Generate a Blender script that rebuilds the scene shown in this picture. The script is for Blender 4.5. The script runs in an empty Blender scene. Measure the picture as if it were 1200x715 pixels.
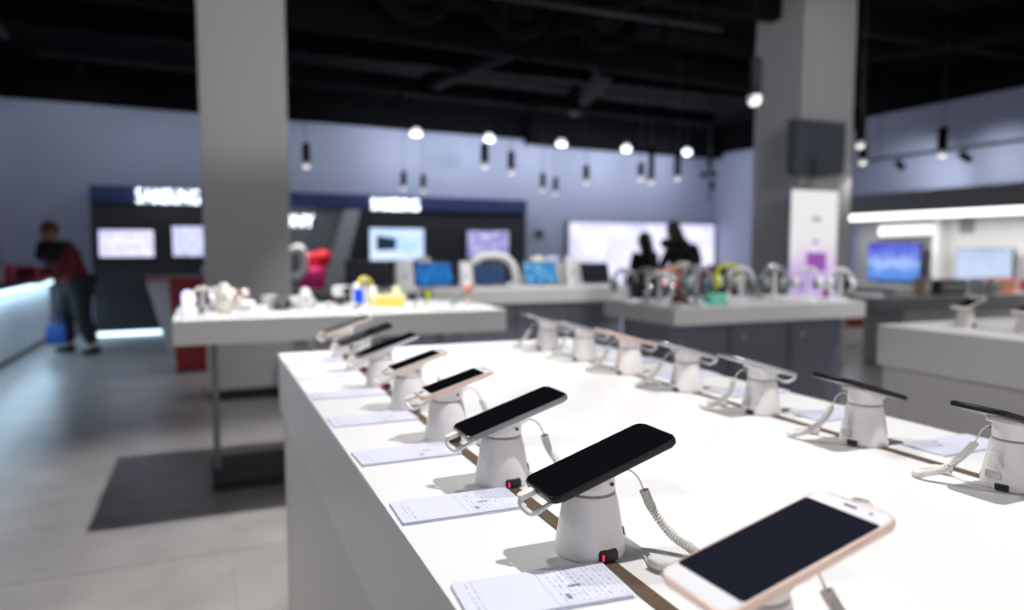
import bpy, bmesh, math, random
from mathutils import Vector, Matrix
random.seed(7)
S = bpy.context.scene
COL = S.collection
PI = math.pi

# ------------------------------------------------------------------ camera
CAMZ = 1.285
F_PX, IW, IH = 850.0, 1200.0, 715.0
VPX, VPY = 240.0, 291.0
pitch = math.atan((IH/2-VPY)/F_PX)
yaw = math.atan((IW/2-VPX)/math.hypot(F_PX, IH/2-VPY))
FW = Vector((math.sin(yaw)*math.cos(pitch), math.cos(yaw)*math.cos(pitch), -math.sin(pitch)))
RT = Vector((math.cos(yaw), -math.sin(yaw), 0))
UP = RT.cross(FW)
cam_d = bpy.data.cameras.new('camera')
cam = bpy.data.objects.new('camera', cam_d); COL.objects.link(cam)
cam.matrix_world = Matrix(((RT.x, UP.x, -FW.x, 0), (RT.y, UP.y, -FW.y, 0), (RT.z, UP.z, -FW.z, CAMZ), (0, 0, 0, 1)))
cam_d.sensor_fit = 'HORIZONTAL'; cam_d.sensor_width = 36.0; cam_d.lens = 36.0*F_PX/IW
cam_d.clip_start = 0.02; cam_d.clip_end = 100
cam_d.dof.use_dof = True; cam_d.dof.focus_distance = 0.85; cam_d.dof.aperture_fstop = 2.4
S.camera = cam

# ------------------------------------------------------------------ world, exposure
world = bpy.data.worlds.new('world'); S.world = world; world.use_nodes = True
bg = world.node_tree.nodes['Background']
bg.inputs[0].default_value = (0.96, 0.96, 1.0, 1); bg.inputs[1].default_value = 0.54
S.view_settings.view_transform = 'Standard'; S.view_settings.look = 'None'
S.view_settings.exposure = 0.22; S.view_settings.gamma = 1.0; S.view_settings.use_curve_mapping = False

# ------------------------------------------------------------------ pixel helpers (a pixel gives only a direction)
def ray(x, y):
    return FW + RT*((x-IW/2)/F_PX) - UP*((y-IH/2)/F_PX)
def at_z(x, y, z):
    d = ray(x, y); t = (z-CAMZ)/d.z
    return Vector((d.x*t, d.y*t, z))
def at_y(x, y, Y):
    d = ray(x, y); t = Y/d.y
    return Vector((d.x*t, Y, CAMZ+d.z*t))
class Plane:
    """vertical plane through (ox, oy); local x runs along it, local y points away from the viewer"""
    def __init__(s, ox, oy, ang, toward=0.0):
        s.a = ang; s.dx = Vector((math.cos(ang), math.sin(ang), 0)); s.n = Vector((-math.sin(ang), math.cos(ang), 0))
        s.o = Vector((ox, oy, 0)) - s.n*toward
    def moved(s, toward):
        return Plane(s.o.x, s.o.y, s.a, toward)
    def hit(s, px, py):
        d = ray(px, py); t = s.o.dot(s.n)/d.dot(s.n); p = d*t
        return (p-s.o).dot(s.dx), CAMZ+p.z
    def pt(s, u, z, y=0):
        p = s.o + s.dx*u + s.n*y
        return Vector((p.x, p.y, z))

# ------------------------------------------------------------------ materials
def new_mat(name):
    m = bpy.data.materials.new(name); m.use_nodes = True
    nt = m.node_tree; b = nt.nodes['Principled BSDF']
    return m, nt, b
def mat(name, col, rough=0.5, metal=0.0, emit=0.0, ecol=None, var=0.05, scale=6.0, bump=0.0, coat=0.0, trans=0.0):
    m, nt, b = new_mat(name)
    n = nt.nodes.new('ShaderNodeTexNoise'); n.inputs['Scale'].default_value = scale; n.inputs['Detail'].default_value = 4
    tc = nt.nodes.new('ShaderNodeTexCoord'); nt.links.new(tc.outputs['Object'], n.inputs['Vector'])
    r = nt.nodes.new('ShaderNodeMix'); r.data_type = 'RGBA'
    r.inputs[6].default_value = tuple(max(0, c*(1-var)) for c in col)+(1,)
    r.inputs[7].default_value = tuple(min(1, c*(1+var)) for c in col)+(1,)
    nt.links.new(n.outputs['Fac'], r.inputs[0]); nt.links.new(r.outputs[2], b.inputs['Base Color'])
    b.inputs['Roughness'].default_value = rough; b.inputs['Metallic'].default_value = metal
    b.inputs['Coat Weight'].default_value = coat; b.inputs['Transmission Weight'].default_value = trans
    if emit:
        e = ecol or col
        b.inputs['Emission Color'].default_value = (*e, 1); b.inputs['Emission Strength'].default_value = emit
    if bump:
        bp = nt.nodes.new('ShaderNodeBump'); bp.inputs['Strength'].default_value = bump
        n2 = nt.nodes.new('ShaderNodeTexNoise'); n2.inputs['Scale'].default_value = scale*20
        nt.links.new(tc.outputs['Object'], n2.inputs['Vector']); nt.links.new(n2.outputs['Fac'], bp.inputs['Height'])
        nt.links.new(bp.outputs['Normal'], b.inputs['Normal'])
    return m
def screen_mat(name, stops, strength=1.0, scale=2.0, distort=1.0, seed=0.0, vert=0.0):
    """a lit screen picture: noise run through a colour ramp; vert mixes in the picture's own top-to-bottom layout"""
    m, nt, b = new_mat(name)
    tc = nt.nodes.new('ShaderNodeTexCoord'); mp = nt.nodes.new('ShaderNodeMapping')
    mp.inputs['Location'].default_value = (seed, seed*1.7, seed*0.6)
    nt.links.new(tc.outputs['Generated'], mp.inputs['Vector'])
    n = nt.nodes.new('ShaderNodeTexNoise'); n.inputs['Scale'].default_value = scale; n.inputs['Distortion'].default_value = distort
    nt.links.new(mp.outputs['Vector'], n.inputs['Vector'])
    sep = nt.nodes.new('ShaderNodeSeparateXYZ'); nt.links.new(tc.outputs['Generated'], sep.inputs[0])
    mx = nt.nodes.new('ShaderNodeMix'); mx.data_type = 'FLOAT'; mx.inputs[0].default_value = vert
    nt.links.new(n.outputs['Fac'], mx.inputs[2]); nt.links.new(sep.outputs['Z'], mx.inputs[3])
    cr = nt.nodes.new('ShaderNodeValToRGB'); el = cr.color_ramp.elements
    while len(el) < len(stops): el.new(0.5)
    for e, (p, c) in zip(el, stops): e.position = p; e.color = (*c, 1)
    nt.links.new(mx.outputs[0], cr.inputs['Fac'])
    b.inputs['Base Color'].default_value = (0.01, 0.01, 0.012, 1); b.inputs['Roughness'].default_value = 0.5; b.inputs['Specular IOR Level'].default_value = 0.15
    nt.links.new(cr.outputs['Color'], b.inputs['Emission Color']); b.inputs['Emission Strength'].default_value = strength
    return m

M = {}
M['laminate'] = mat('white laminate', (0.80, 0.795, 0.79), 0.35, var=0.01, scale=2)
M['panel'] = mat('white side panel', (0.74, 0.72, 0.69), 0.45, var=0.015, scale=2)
M['cork'] = mat('brown cable strip', (0.10, 0.066, 0.036), 0.85, var=0.5, scale=260, bump=0.4)
M['plastic'] = mat('white plastic', (0.87, 0.835, 0.825), 0.38, var=0.01)
M['plastic2'] = mat('white cable plastic', (0.80, 0.78, 0.74), 0.45, var=0.02)
M['seam'] = mat('grey seam', (0.28, 0.27, 0.27), 0.6)
M['blackp'] = mat('black plastic', (0.012, 0.012, 0.013), 0.4)
M['glass'] = mat('black phone glass', (0.004, 0.0045, 0.006), 0.06, var=0, coat=0.2)
M['navyglass'] = mat('dark screen glass', (0.012, 0.014, 0.022), 0.08, var=0)
M['blackmetal'] = mat('black phone frame', (0.02, 0.02, 0.022), 0.3, 0.6)
M['silver'] = mat('silver frame', (0.62, 0.62, 0.65), 0.25, 0.9)
M['greymetal'] = mat('dark silver frame', (0.26, 0.26, 0.28), 0.3, 0.8)
M['rose'] = mat('rose gold frame', (0.80, 0.60, 0.52), 0.35, 0.5)
M['gold'] = mat('pale gold frame', (0.80, 0.70, 0.58), 0.35, 0.5)
M['whitefront'] = mat('white phone front', (0.80, 0.79, 0.82), 0.2, var=0)
M['pinkfront'] = mat('pink phone back', (0.80, 0.55, 0.52), 0.3, var=0)
M['redled'] = mat('red led', (0.9, 0.02, 0.12), 0.4, emit=1.1, ecol=(1, 0.02, 0.12))
M['blueled'] = mat('blue indicator', (0.03, 0.03, 0.35), 0.4)
M['wall'] = mat('blue grey wall paint', (0.455, 0.485, 0.625), 0.7, var=0.03, scale=1.2)
M['column'] = mat('grey column paint', (0.66, 0.65, 0.65), 0.6, var=0.02, scale=2)
M['black'] = mat('black ceiling paint', (0.006, 0.006, 0.007), 0.9, var=0.3, scale=1.5)
M['duct'] = mat('black duct', (0.008, 0.008, 0.010), 0.8, var=0.3, scale=2)
M['navy'] = mat('navy fascia', (0.035, 0.05, 0.16), 0.5)
M['darkwall'] = mat('charcoal display wall', (0.035, 0.036, 0.045), 0.5, var=0.1)
M['greypanel'] = mat('mid grey panel', (0.23, 0.23, 0.24), 0.6)
M['lightgrey'] = mat('light grey panel', (0.50, 0.50, 0.50), 0.6)
M['cabinet'] = mat('blue grey cabinet', (0.20, 0.21, 0.26), 0.5, var=0.04)
M['plinth'] = mat('dark plinth', (0.02, 0.02, 0.022), 0.6)
M['redpaint'] = mat('deep red panel', (0.30, 0.012, 0.022), 0.45)
M['brightred'] = mat('bright red vinyl', (0.75, 0.01, 0.04), 0.45)
M['pink'] = mat('pink vinyl', (0.75, 0.02, 0.22), 0.45)
M['steel'] = mat('brushed steel', (0.35, 0.35, 0.36), 0.35, 0.8)
M['sign'] = mat('lit white letters', (1, 1, 1), 0.5, emit=2.6, ecol=(0.85, 0.93, 1.0))
M['dimsign'] = mat('softly lit letters', (0.9, 0.9, 0.9), 0.5, emit=0.55, ecol=(1, 1, 1))
M['strip'] = mat('lit strip', (1, 1, 1), 0.5, emit=2.2, ecol=(1.0, 0.98, 0.96))
M['bluestrip'] = mat('blue lit strip', (0.8, 0.95, 1), 0.5, emit=2.5, ecol=(0.62, 0.85, 1.0))
M['lens'] = mat('lit lamp lens', (1, 1, 1), 0.5, emit=1.0, ecol=(1.0, 0.97, 0.92))
M['dome'] = mat('lit dome shade', (1, 1, 1), 0.5, emit=0.9, ecol=(0.95, 0.97, 1.0))
M['lampblack'] = mat('matt black lamp housing', (0.008, 0.008, 0.009), 0.85)
M['rim'] = mat('lamp glass rim', (0.55, 0.57, 0.60), 0.4, emit=0.15)
M['skin'] = mat('skin', (0.42, 0.22, 0.14), 0.6, var=0.08)
M['hair'] = mat('dark hair', (0.012, 0.009, 0.008), 0.6, var=0.3, scale=40)
M['brownhair'] = mat('brown hair', (0.14, 0.06, 0.03), 0.6, var=0.3, scale=40)
M['blackcloth'] = mat('black cloth', (0.01, 0.01, 0.012), 0.9, bump=0.2)
M['maroon'] = mat('maroon cloth', (0.16, 0.018, 0.02), 0.9, bump=0.2)
M['denim'] = mat('light blue denim', (0.25, 0.42, 0.60), 0.9, bump=0.2)
M['darkcloth'] = mat('charcoal cloth', (0.014, 0.014, 0.017), 0.9, bump=0.2)
M['bluebag'] = mat('blue bag', (0.02, 0.10, 0.42), 0.6)
M['paperside'] = mat('leaflet paper', (0.70, 0.72, 0.86), 0.6, var=0.01)
COLS = {'white': (0.8, 0.8, 0.8), 'grey': (0.25, 0.25, 0.26), 'lightgrey2': (0.55, 0.55, 0.56), 'orange': (0.85, 0.22, 0.10), 'lime': (0.62, 0.68, 0.03), 'teal': (0.25, 0.80, 0.62),
        'yellow': (0.85, 0.72, 0.12), 'paleyellow': (0.85, 0.80, 0.45), 'blue': (0.01, 0.07, 0.50), 'cream': (0.8, 0.76, 0.66), 'copper': (0.60, 0.25, 0.16), 'charcoal': (0.02, 0.022, 0.025),
        'lilac': (0.62, 0.60, 0.90), 'brown': (0.10, 0.05, 0.035), 'darkred': (0.10, 0.006, 0.012), 'palepink': (0.8, 0.62, 0.58), 'coral': (0.75, 0.10, 0.06), 'tan': (0.5, 0.40, 0.30), 'slate': (0.12, 0.17, 0.19)}
for k, c in COLS.items(): M[k] = mat(k, c, 0.4)

for k in ('black', 'duct', 'lampblack'): M[k].node_tree.nodes['Principled BSDF'].inputs['Specular IOR Level'].default_value = 0.08
def floor_material(name, grid):
    m, nt, b = new_mat(name)
    tc = nt.nodes.new('ShaderNodeTexCoord'); n = nt.nodes.new('ShaderNodeTexNoise')
    geo = nt.nodes.new('ShaderNodeNewGeometry')
    n.inputs['Scale'].default_value = 3.5; n.inputs['Detail'].default_value = 6
    nt.links.new(geo.outputs['Position'], n.inputs['Vector'])
    cr = nt.nodes.new('ShaderNodeValToRGB'); e = cr.color_ramp.elements
    e[0].position = 0.3; e[0].color = (0.29, 0.275, 0.265, 1); e[1].position = 0.7; e[1].color = (0.38, 0.36, 0.35, 1)
    nt.links.new(n.outputs['Fac'], cr.inputs['Fac'])
    last = cr.outputs['Color']
    if grid:
        br = nt.nodes.new('ShaderNodeTexBrick'); br.offset = 0; br.squash = 1
        br.inputs['Scale'].default_value = 1/0.6; br.inputs['Mortar Size'].default_value = 0.006; br.inputs['Brick Width'].default_value = 1.0; br.inputs['Row Height'].default_value = 1.0
        br.inputs['Color1'].default_value = br.inputs['Color2'].default_value = (1, 1, 1, 1); br.inputs['Mortar'].default_value = (0.35, 0.35, 0.35, 1)
        nt.links.new(geo.outputs['Position'], br.inputs['Vector'])
        mx = nt.nodes.new('ShaderNodeMix'); mx.data_type = 'RGBA'; mx.blend_type = 'MULTIPLY'; mx.inputs[0].default_value = 1
        nt.links.new(last, mx.inputs[6]); nt.links.new(br.outputs['Color'], mx.inputs[7]); last = mx.outputs[2]
    nt.links.new(last, b.inputs['Base Color'])
    b.inputs['Roughness'].default_value = 0.32; b.inputs['Specular IOR Level'].default_value = 0.5
    return m
M['floor'] = floor_material('floor stone', True); M['tile'] = floor_material('floor tile stone', False)
M['joint'] = mat('tile joint', (0.10, 0.095, 0.09), 0.8)

def leaflet_material():
    """flat print: rows of small grey blue type, a ruled box and a bold mark"""
    m, nt, b = new_mat('printed leaflet')
    tc = nt.nodes.new('ShaderNodeTexCoord'); sp = nt.nodes.new('ShaderNodeSeparateXYZ'); nt.links.new(tc.outputs['Object'], sp.inputs[0])
    def math_(op, a, bb=None):
        nd = nt.nodes.new('ShaderNodeMath'); nd.operation = op
        for i, v in enumerate((a, bb)):
            if v is None: continue
            if isinstance(v, (int, float)): nd.inputs[i].default_value = v
            else: nt.links.new(v, nd.inputs[i])
        return nd.outputs[0]
    X, Y = sp.outputs['X'], sp.outputs['Y']
    def band(v, lo, hi): return math_('MULTIPLY', math_('GREATER_THAN', v, lo), math_('LESS_THAN', v, hi))
    rows = math_('LESS_THAN', math_('FRACT', math_('MULTIPLY', X, 170.0)), 0.42)
    cmb = nt.nodes.new('ShaderNodeCombineXYZ'); nt.links.new(math_('FLOOR', math_('MULTIPLY', X, 170.0)), cmb.inputs[0]); nt.links.new(math_('MULTIPLY', Y, 320.0), cmb.inputs[1])
    oi = nt.nodes.new('ShaderNodeObjectInfo'); nt.links.new(oi.outputs['Random'], cmb.inputs[2])
    nz = nt.nodes.new('ShaderNodeTexNoise'); nz.inputs['Scale'].default_value = 1.0; nz.inputs['Detail'].default_value = 1; nt.links.new(cmb.outputs[0], nz.inputs['Vector'])
    words = math_('MULTIPLY', rows, math_('GREATER_THAN', nz.outputs['Fac'], 0.52))
    inside = math_('MULTIPLY', band(X, -0.074, 0.074), band(Y, -0.034, 0.034))
    text = math_('MULTIPLY', math_('MULTIPLY', words, inside), math_('GREATER_THAN', X, 0.012))
    text2 = math_('MULTIPLY', math_('MULTIPLY', words, inside), math_('LESS_THAN', X, -0.062))
    rule = math_('MULTIPLY', band(math_('ABSOLUTE', Y), 0.0355, 0.0362), band(X, 0.004, 0.077))
    rule2 = math_('MULTIPLY', math_('LESS_THAN', math_('ABSOLUTE', math_('SUBTRACT', math_('ABSOLUTE', math_('SUBTRACT', X, 0.0405)), 0.0365)), 0.0004), math_('LESS_THAN', math_('ABSOLUTE', Y), 0.036))
    bold = math_('MULTIPLY', band(X, 0.026, 0.040), band(Y, -0.006, -0.001))
    bold2 = math_('MULTIPLY', band(X, 0.016, 0.022), band(Y, -0.028, -0.018))
    fac = math_('ADD', math_('MULTIPLY', math_('ADD', math_('ADD', text, text2), math_('ADD', rule, rule2)), 0.42), math_('ADD', math_('MULTIPLY', bold, 0.7), math_('MULTIPLY', bold2, 0.6)))
    mx = nt.nodes.new('ShaderNodeMix'); mx.data_type = 'RGBA'; mx.clamp_factor = True
    mx.inputs[6].default_value = (0.70, 0.72, 0.84, 1); mx.inputs[7].default_value = (0.06, 0.07, 0.13, 1)
    nt.links.new(fac, mx.inputs[0]); nt.links.new(mx.outputs[2], b.inputs['Base Color']); b.inputs['Roughness'].default_value = 0.35
    return m
M['leaflet'] = leaflet_material()

# ------------------------------------------------------------------ mesh helpers
class MB:
    def __init__(s): s.bm = bmesh.new()
    def box(s, lo, hi, bevel=0.0, seg=2, rot=None):
        lo, hi = Vector(lo), Vector(hi); c = (lo+hi)/2; d = hi-lo
        r = bmesh.ops.create_cube(s.bm, size=1.0, matrix=Matrix.Translation(c) @ (rot or Matrix()) @ Matrix.Diagonal((d.x, d.y, d.z, 1)))
        if bevel:
            es = list({e for v in r['verts'] for e in v.link_edges})
            bmesh.ops.bevel(s.bm, geom=es, offset=bevel, segments=seg, affect='EDGES', profile=0.5)
        return s
    def cone(s, r1, r2, z0, z1, n=32, mtx=None):
        bmesh.ops.create_cone(s.bm, cap_ends=True, segments=n, radius1=r1, radius2=r2, depth=z1-z0,
                              matrix=(mtx or Matrix()) @ Matrix.Translation((0, 0, (z0+z1)/2)))
        return s
    def sphere(s, c, r, n=16, scale=(1, 1, 1), rot=None):
        bmesh.ops.create_uvsphere(s.bm, u_segments=n, v_segments=max(6, n//2+2), radius=r, matrix=Matrix.Translation(c) @ (rot or Matrix()) @ Matrix.Diagonal((*scale, 1)))
        return s
    def lathe(s, prof, n=32, mtx=None):
        mtx = mtx or Matrix(); rings = []
        for r, z in prof:
            rings.append([s.bm.verts.new(mtx @ Vector((r*math.cos(2*PI*i/n), r*math.sin(2*PI*i/n), z))) for i in range(n)])
        for a, b in zip(rings, rings[1:]):
            for i in range(n): s.bm.faces.new((a[i], a[(i+1) % n], b[(i+1) % n], b[i]))
        s.bm.faces.new(list(reversed(rings[0]))); s.bm.faces.new(rings[-1])
        return s
    def tube(s, pts, r, n=8, closed=False):
        pts = [Vector(p) for p in pts]; k = len(pts); rings = []
        rad = r if isinstance(r, (list, tuple)) else [r]*k
        prev = None
        for i, p in enumerate(pts):
            if closed: t = pts[(i+1) % k]-pts[i-1]
            else: t = pts[min(i+1, k-1)]-pts[max(i-1, 0)]
            t.normalize()
            if prev is None:
                a = Vector((0, 0, 1)) if abs(t.z) < 0.9 else Vector((1, 0, 0)); u = t.cross(a).normalized()
            else:
                u = prev-t*prev.dot(t)
                u = u.normalized() if u.length > 1e-6 else t.orthogonal().normalized()
            prev = u; w = t.cross(u)
            rings.append([s.bm.verts.new(p+(u*math.cos(2*PI*j/n)+w*math.sin(2*PI*j/n))*rad[i]) for j in range(n)])
        m = k if closed else k-1
        for i in range(m):
            a, b = rings[i], rings[(i+1) % k]
            for j in range(n): s.bm.faces.new((a[j], a[(j+1) % n], b[(j+1) % n], b[j]))
        if not closed: s.bm.faces.new(list(reversed(rings[0]))); s.bm.faces.new(rings[-1])
        return s
    def prism(s, poly, z0, z1, bevel=0.0, mtx=None, seg=2):
        """outline in xy, extruded along z"""
        mtx = mtx or Matrix(); n = len(poly)
        a = [s.bm.verts.new(mtx @ Vector((x, y, z0))) for x, y in poly]; b = [s.bm.verts.new(mtx @ Vector((x, y, z1))) for x, y in poly]
        s.bm.faces.new(list(reversed(a))); s.bm.faces.new(b)
        side = []
        for i in range(n): s.bm.faces.new((a[i], a[(i+1) % n], b[(i+1) % n], b[i]))
        if bevel:
            es = [e for e in {e for v in a+b for e in v.link_edges} if (e.verts[0] in a) == (e.verts[1] in a)]
            bmesh.ops.bevel(s.bm, geom=es, offset=bevel, segments=seg, affect='EDGES', profile=0.5)
        return s
    def build(s, name, m, parent=None, smooth=False, mtx=None):
        if mtx is not None: bmesh.ops.transform(s.bm, matrix=mtx, verts=s.bm.verts)
        bmesh.ops.recalc_face_normals(s.bm, faces=s.bm.faces)
        me = bpy.data.meshes.new(name); s.bm.to_mesh(me); s.bm.free()
        me.materials.append(M[m] if isinstance(m, str) else m)
        if smooth:
            me.polygons.foreach_set('use_smooth', [True]*len(me.polygons))
            me.set_sharp_from_angle(angle=math.radians(40))
        o = bpy.data.objects.new(name, me); COL.objects.link(o)
        if parent: o.parent = parent
        return o
def rrect(w, h, r, n=6):
    out = []
    for cx, cy, a0 in ((w/2-r, h/2-r, 0), (-w/2+r, h/2-r, PI/2), (-w/2+r, -h/2+r, PI), (w/2-r, -h/2+r, 3*PI/2)):
        for i in range(n+1):
            a = a0+PI/2*i/n; out.append((cx+r*math.cos(a), cy+r*math.sin(a)))
    return out
def tag(o, label=None, cat=None, group=None, kind=None):
    if label: o['label'] = label
    if cat: o['category'] = cat
    if group: o['group'] = group
    if kind: o['kind'] = kind
    return o
def thing(name, label, cat, loc=(0, 0, 0), rz=0.0, group=None):
    o = bpy.data.objects.new(name, None); COL.objects.link(o); o.empty_display_size = 0.05
    o.location = loc; o.rotation_euler = (0, 0, rz)
    return tag(o, label, cat, group)
def struct(o, label, cat):
    return tag(o, label, cat, kind='structure')
def copy_tree(o, parent=None):
    c = o.copy(); COL.objects.link(c); c.parent = parent
    for ch in list(o.children): copy_tree(ch, c)
    return c
def RX(a): return Matrix.Rotation(a, 4, 'X')
def RY(a): return Matrix.Rotation(a, 4, 'Y')
def RZ(a): return Matrix.Rotation(a, 4, 'Z')
def T(*v): return Matrix.Translation(v)
def spline(pts, n):
    """Catmull-Rom through the points"""
    P = [Vector(p) for p in pts]; P = [P[0]*2-P[1]]+P+[P[-1]*2-P[-2]]; out = []
    k = len(P)-3
    for i in range(n+1):
        t = i/n*k; j = min(int(t), k-1); u = t-j
        a, b, c, d = P[j:j+4]
        out.append(0.5*((2*b)+(c-a)*u+(2*a-5*b+4*c-d)*u*u+(3*b-a-3*c+d)*u**3))
    return out
def coil_pts(path, turns, R, per=10):
    n = turns*per; pts = spline(path, n); out = []; prev = None
    for i, p in enumerate(pts):
        t = (pts[min(i+1, n)]-pts[max(i-1, 0)]).normalized()
        if prev is None: u = t.orthogonal().normalized()
        else: u = (prev-t*prev.dot(t)).normalized()
        prev = u; w = t.cross(u); a = 2*PI*i/per
        out.append(p+(u*math.cos(a)+w*math.sin(a))*R)
    return out
def spot(name, loc, target, power, col=(1, 0.98, 0.975), size=60, blend=0.6, radius=0.05, parent=None):
    l = bpy.data.lights.new(name, 'SPOT'); l.energy = power; l.color = col; l.spot_size = math.radians(size); l.spot_blend = blend; l.shadow_soft_size = radius
    o = bpy.data.objects.new(name, l); COL.objects.link(o); o.location = loc
    o.rotation_euler = (Vector(target)-Vector(loc)).to_track_quat('-Z', 'Y').to_euler()
    if parent: o.parent = parent
    return o

# ------------------------------------------------------------------ the room
ANG = math.atan2(1.09, 11.72)
P_TV = Plane(-1.12, 12.41, ANG)            # front of the far display wall
P_BACK = P_TV.moved(-0.40)                 # the far wall behind it
CEIL = 4.0; WALLTOP = 3.45
XL, XR_, YN = -2.75, 10.2, -2.5
XR2, YJ = 11.05, 9.2

floor = struct(MB().box((XL-0.2, YN, -0.12), (XR2+0.3, 14.6, -0.003)).build('floor', 'floor'), 'grey stone tiled shop floor', 'floor')
tm = None
for ix in range(-5, 4):
    for iy in range(0, 15):
        x0, y0 = -0.535+0.6*ix, 1.43+0.6*iy
        if x0 < XL or y0 > 10.4: continue
        if tm is None:
            t = MB().box((0.0035, 0.0035, -0.003), (0.5965, 0.5965, 0.0), 0.001, 1).build('floor_tile', 'tile', floor); tm = t.data
        else:
            t = bpy.data.objects.new('floor_tile', tm); COL.objects.link(t); t.parent = floor
        t.location = (x0, y0, 0)
struct(MB().box((XL-0.2, YN, CEIL), (XR2+0.3, 14.8, CEIL+0.15)).build('ceiling', 'black'), 'black painted open shop ceiling', 'ceiling')
u0, u1 = -1.8, 12.3
wb = thing('wall_back', 'blue grey far wall with a black band under the ceiling', 'wall', P_BACK.pt(0, 0), ANG); wb['kind'] = 'structure'
MB().box((u0, 0, 0), (u1, 0.15, WALLTOP)).build('wall_panel', 'wall', wb)
us = P_BACK.hit(615, 165)[0]
MB().box((u0, 0, WALLTOP), (us, 0.15, CEIL)).build('upper_band', 'black', wb)
MB().box((us, -0.25, WALLTOP-0.10), (u1, 0.15, CEIL)).build('upper_band', 'black', wb)
wr = thing('wall_right', 'blue grey wall on the right above the lit shelving bay', 'wall', (XR_, 0, 0)); wr['kind'] = 'structure'
for zz0, zz1, nm, mm in ((0, WALLTOP, 'wall_panel', 'wall'), (WALLTOP, CEIL, 'upper_band', 'black')):
    MB().prism([(0, YN), (0, YJ), (XR2-XR_, YJ), (XR2-XR_, 14.0), (XR2-XR_+0.15, 14.0), (XR2-XR_+0.15, YJ-0.15), (0.15, YJ-0.15), (0.15, YN)], zz0, zz1).build(nm, mm, wr)
wl = thing('wall_left', 'pale blue grey wall behind the glowing counter', 'wall', (XL, 0, 0)); wl['kind'] = 'structure'
MB().box((-0.15, YN, 0), (0, 12.9, WALLTOP)).build('wall_panel', 'wall', wl)
MB().box((-0.15, YN, WALLTOP), (0, 12.9, CEIL)).build('upper_band', 'black', wl)

# columns
c1 = thing('column', 'tall square grey column standing behind the accessory table', 'column', (0.335, 6.85, 0)); c1['kind'] = 'structure'
MB().box((-0.345, -0.345, 0.09), (0.345, 0.345, CEIL), 0.012).build('shaft', 'column', c1)
MB().box((-0.33, -0.33, 0), (0.33, 0.33, 0.09)).build('plinth', 'plinth', c1)
cc = at_z(931, 433, 0.0)
c2 = thing('column', 'square grey column carrying the lit poster and dark sign box', 'column', (cc.x+0.36, cc.y+0.36, 0)); c2['kind'] = 'structure'
MB().box((-0.36, -0.36, 0.0), (0.36, 0.36, CEIL), 0.012).build('shaft', 'column', c2)
P_C2 = Plane(cc.x, cc.y, 0.0)

# ducts and beams under the black ceiling
def duct(a, b, r, label, n=20):
    o = thing('ceiling_duct', label, 'duct', a, group='ducts under the black ceiling')
    d = Vector(b)-Vector(a); L = d.length; q = d.to_track_quat('Z', 'Y').to_matrix().to_4x4()
    MB().cone(r, r, 0, L, n, q).build('pipe', 'duct', o, True)
    k = max(2, int(L/1.2))
    for i in range(k+1):
        MB().cone(r*1.08, r*1.08, L*i/k*0.98, L*i/k*0.98+0.04, n, q).build('flange', 'duct', o, True)
    for i in (0.15, 0.85):
        p = d*i; MB().tube([(p.x, p.y, p.z+r*0.9), (p.x, p.y, CEIL-Vector(a).z)], 0.008, 6).build('hanger', 'duct', o)
    return o
duct((-2.4, 7.5, 3.72), (9.8, 8.6, 3.72), 0.2, 'wide round black duct running across the middle of the ceiling')
duct((3.2, 10.8, 3.78), (4.4, 3.4, 3.78), 0.14, 'slim black duct running lengthwise near the ceiling centre')
duct((6.2, 11.8, 3.8), (5.2, 8.9, 3.8), 0.16, 'short black duct angled above the video wall')
duct((7.4, 7.9, 3.8), (9.9, 3.0, 3.8), 0.15, 'black duct slanting over the right shelving bay')
duct((1.2, 10.6, 3.7), (8.8, 11.3, 3.7), 0.13, 'narrow black duct close to the far wall')
for i, y in enumerate((4.6, 6.2, 9.6)):
    MB().box((XL, y, CEIL-0.28), (XR_, y+0.16, CEIL), 0.01).build('ceiling_beam', 'duct')
    tag([o for o in COL.objects if o.name.startswith('ceiling_beam')][-1], ('nearest', 'middle', 'farthest')[i]+' of three black ceiling beams', 'beam', 'ceiling beams')
for i, (x, y, r) in enumerate(((1.9, 6.9, 0.22), (3.0, 7.0, 0.22), (4.1, 7.05, 0.2))):
    o = thing('flexible_duct', ('leftmost', 'middle', 'rightmost')[i]+' of three looping black flexible ducts under the ceiling', 'duct', (x, y, 3.6), group='flexible ducts')
    pts = [Vector((-0.35, 0, 0.38)), Vector((-0.33, 0, 0.12)), Vector((-0.1, 0, -0.08)), Vector((0.18, 0, -0.05)), Vector((0.33, 0, 0.15)), Vector((0.35, 0, 0.38))]
    path = spline(pts, 40); MB().tube(path, [0.085+0.008*(j % 2) for j in range(41)], 14).build('hose', 'duct', o, True)
    MB().box((-0.45, -0.12, 0.34), (0.45, 0.12, 0.40)).build('hanger_plate', 'duct', o)

# ------------------------------------------------------------------ main phone table
TH = 0.95
def phone_table(name, label, x0, x1, y0, y1, fascia, inset, strips):
    o = thing(name, label, 'table', ((x0+x1)/2, (y0+y1)/2, 0))
    w, d = (x1-x0)/2, (y1-y0)/2
    MB().box((-w, -d, TH-0.004), (w, d, TH), 0.0015).build('table_top', 'laminate', o)
    MB().box((-w, -d, TH-fascia), (w, d, TH-0.004), 0.0015).build('apron', 'laminate', o)
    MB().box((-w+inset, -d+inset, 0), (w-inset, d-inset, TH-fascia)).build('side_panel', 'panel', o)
    for sx in strips:
        MB().box((sx-(x0+x1)/2-0.0095, -d+0.01, TH-0.001), (sx-(x0+x1)/2+0.0095, d-0.12, TH+0.0012)).build('cable_strip', 'cork', o)
    return o
LX, RXX = 0.385, 1.04
phone_table('phone_table', 'long white display table with two rows of phones on stands', 0.205, 1.248, -0.35, 2.405, 0.178, 0.012, (LX, RXX))

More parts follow.
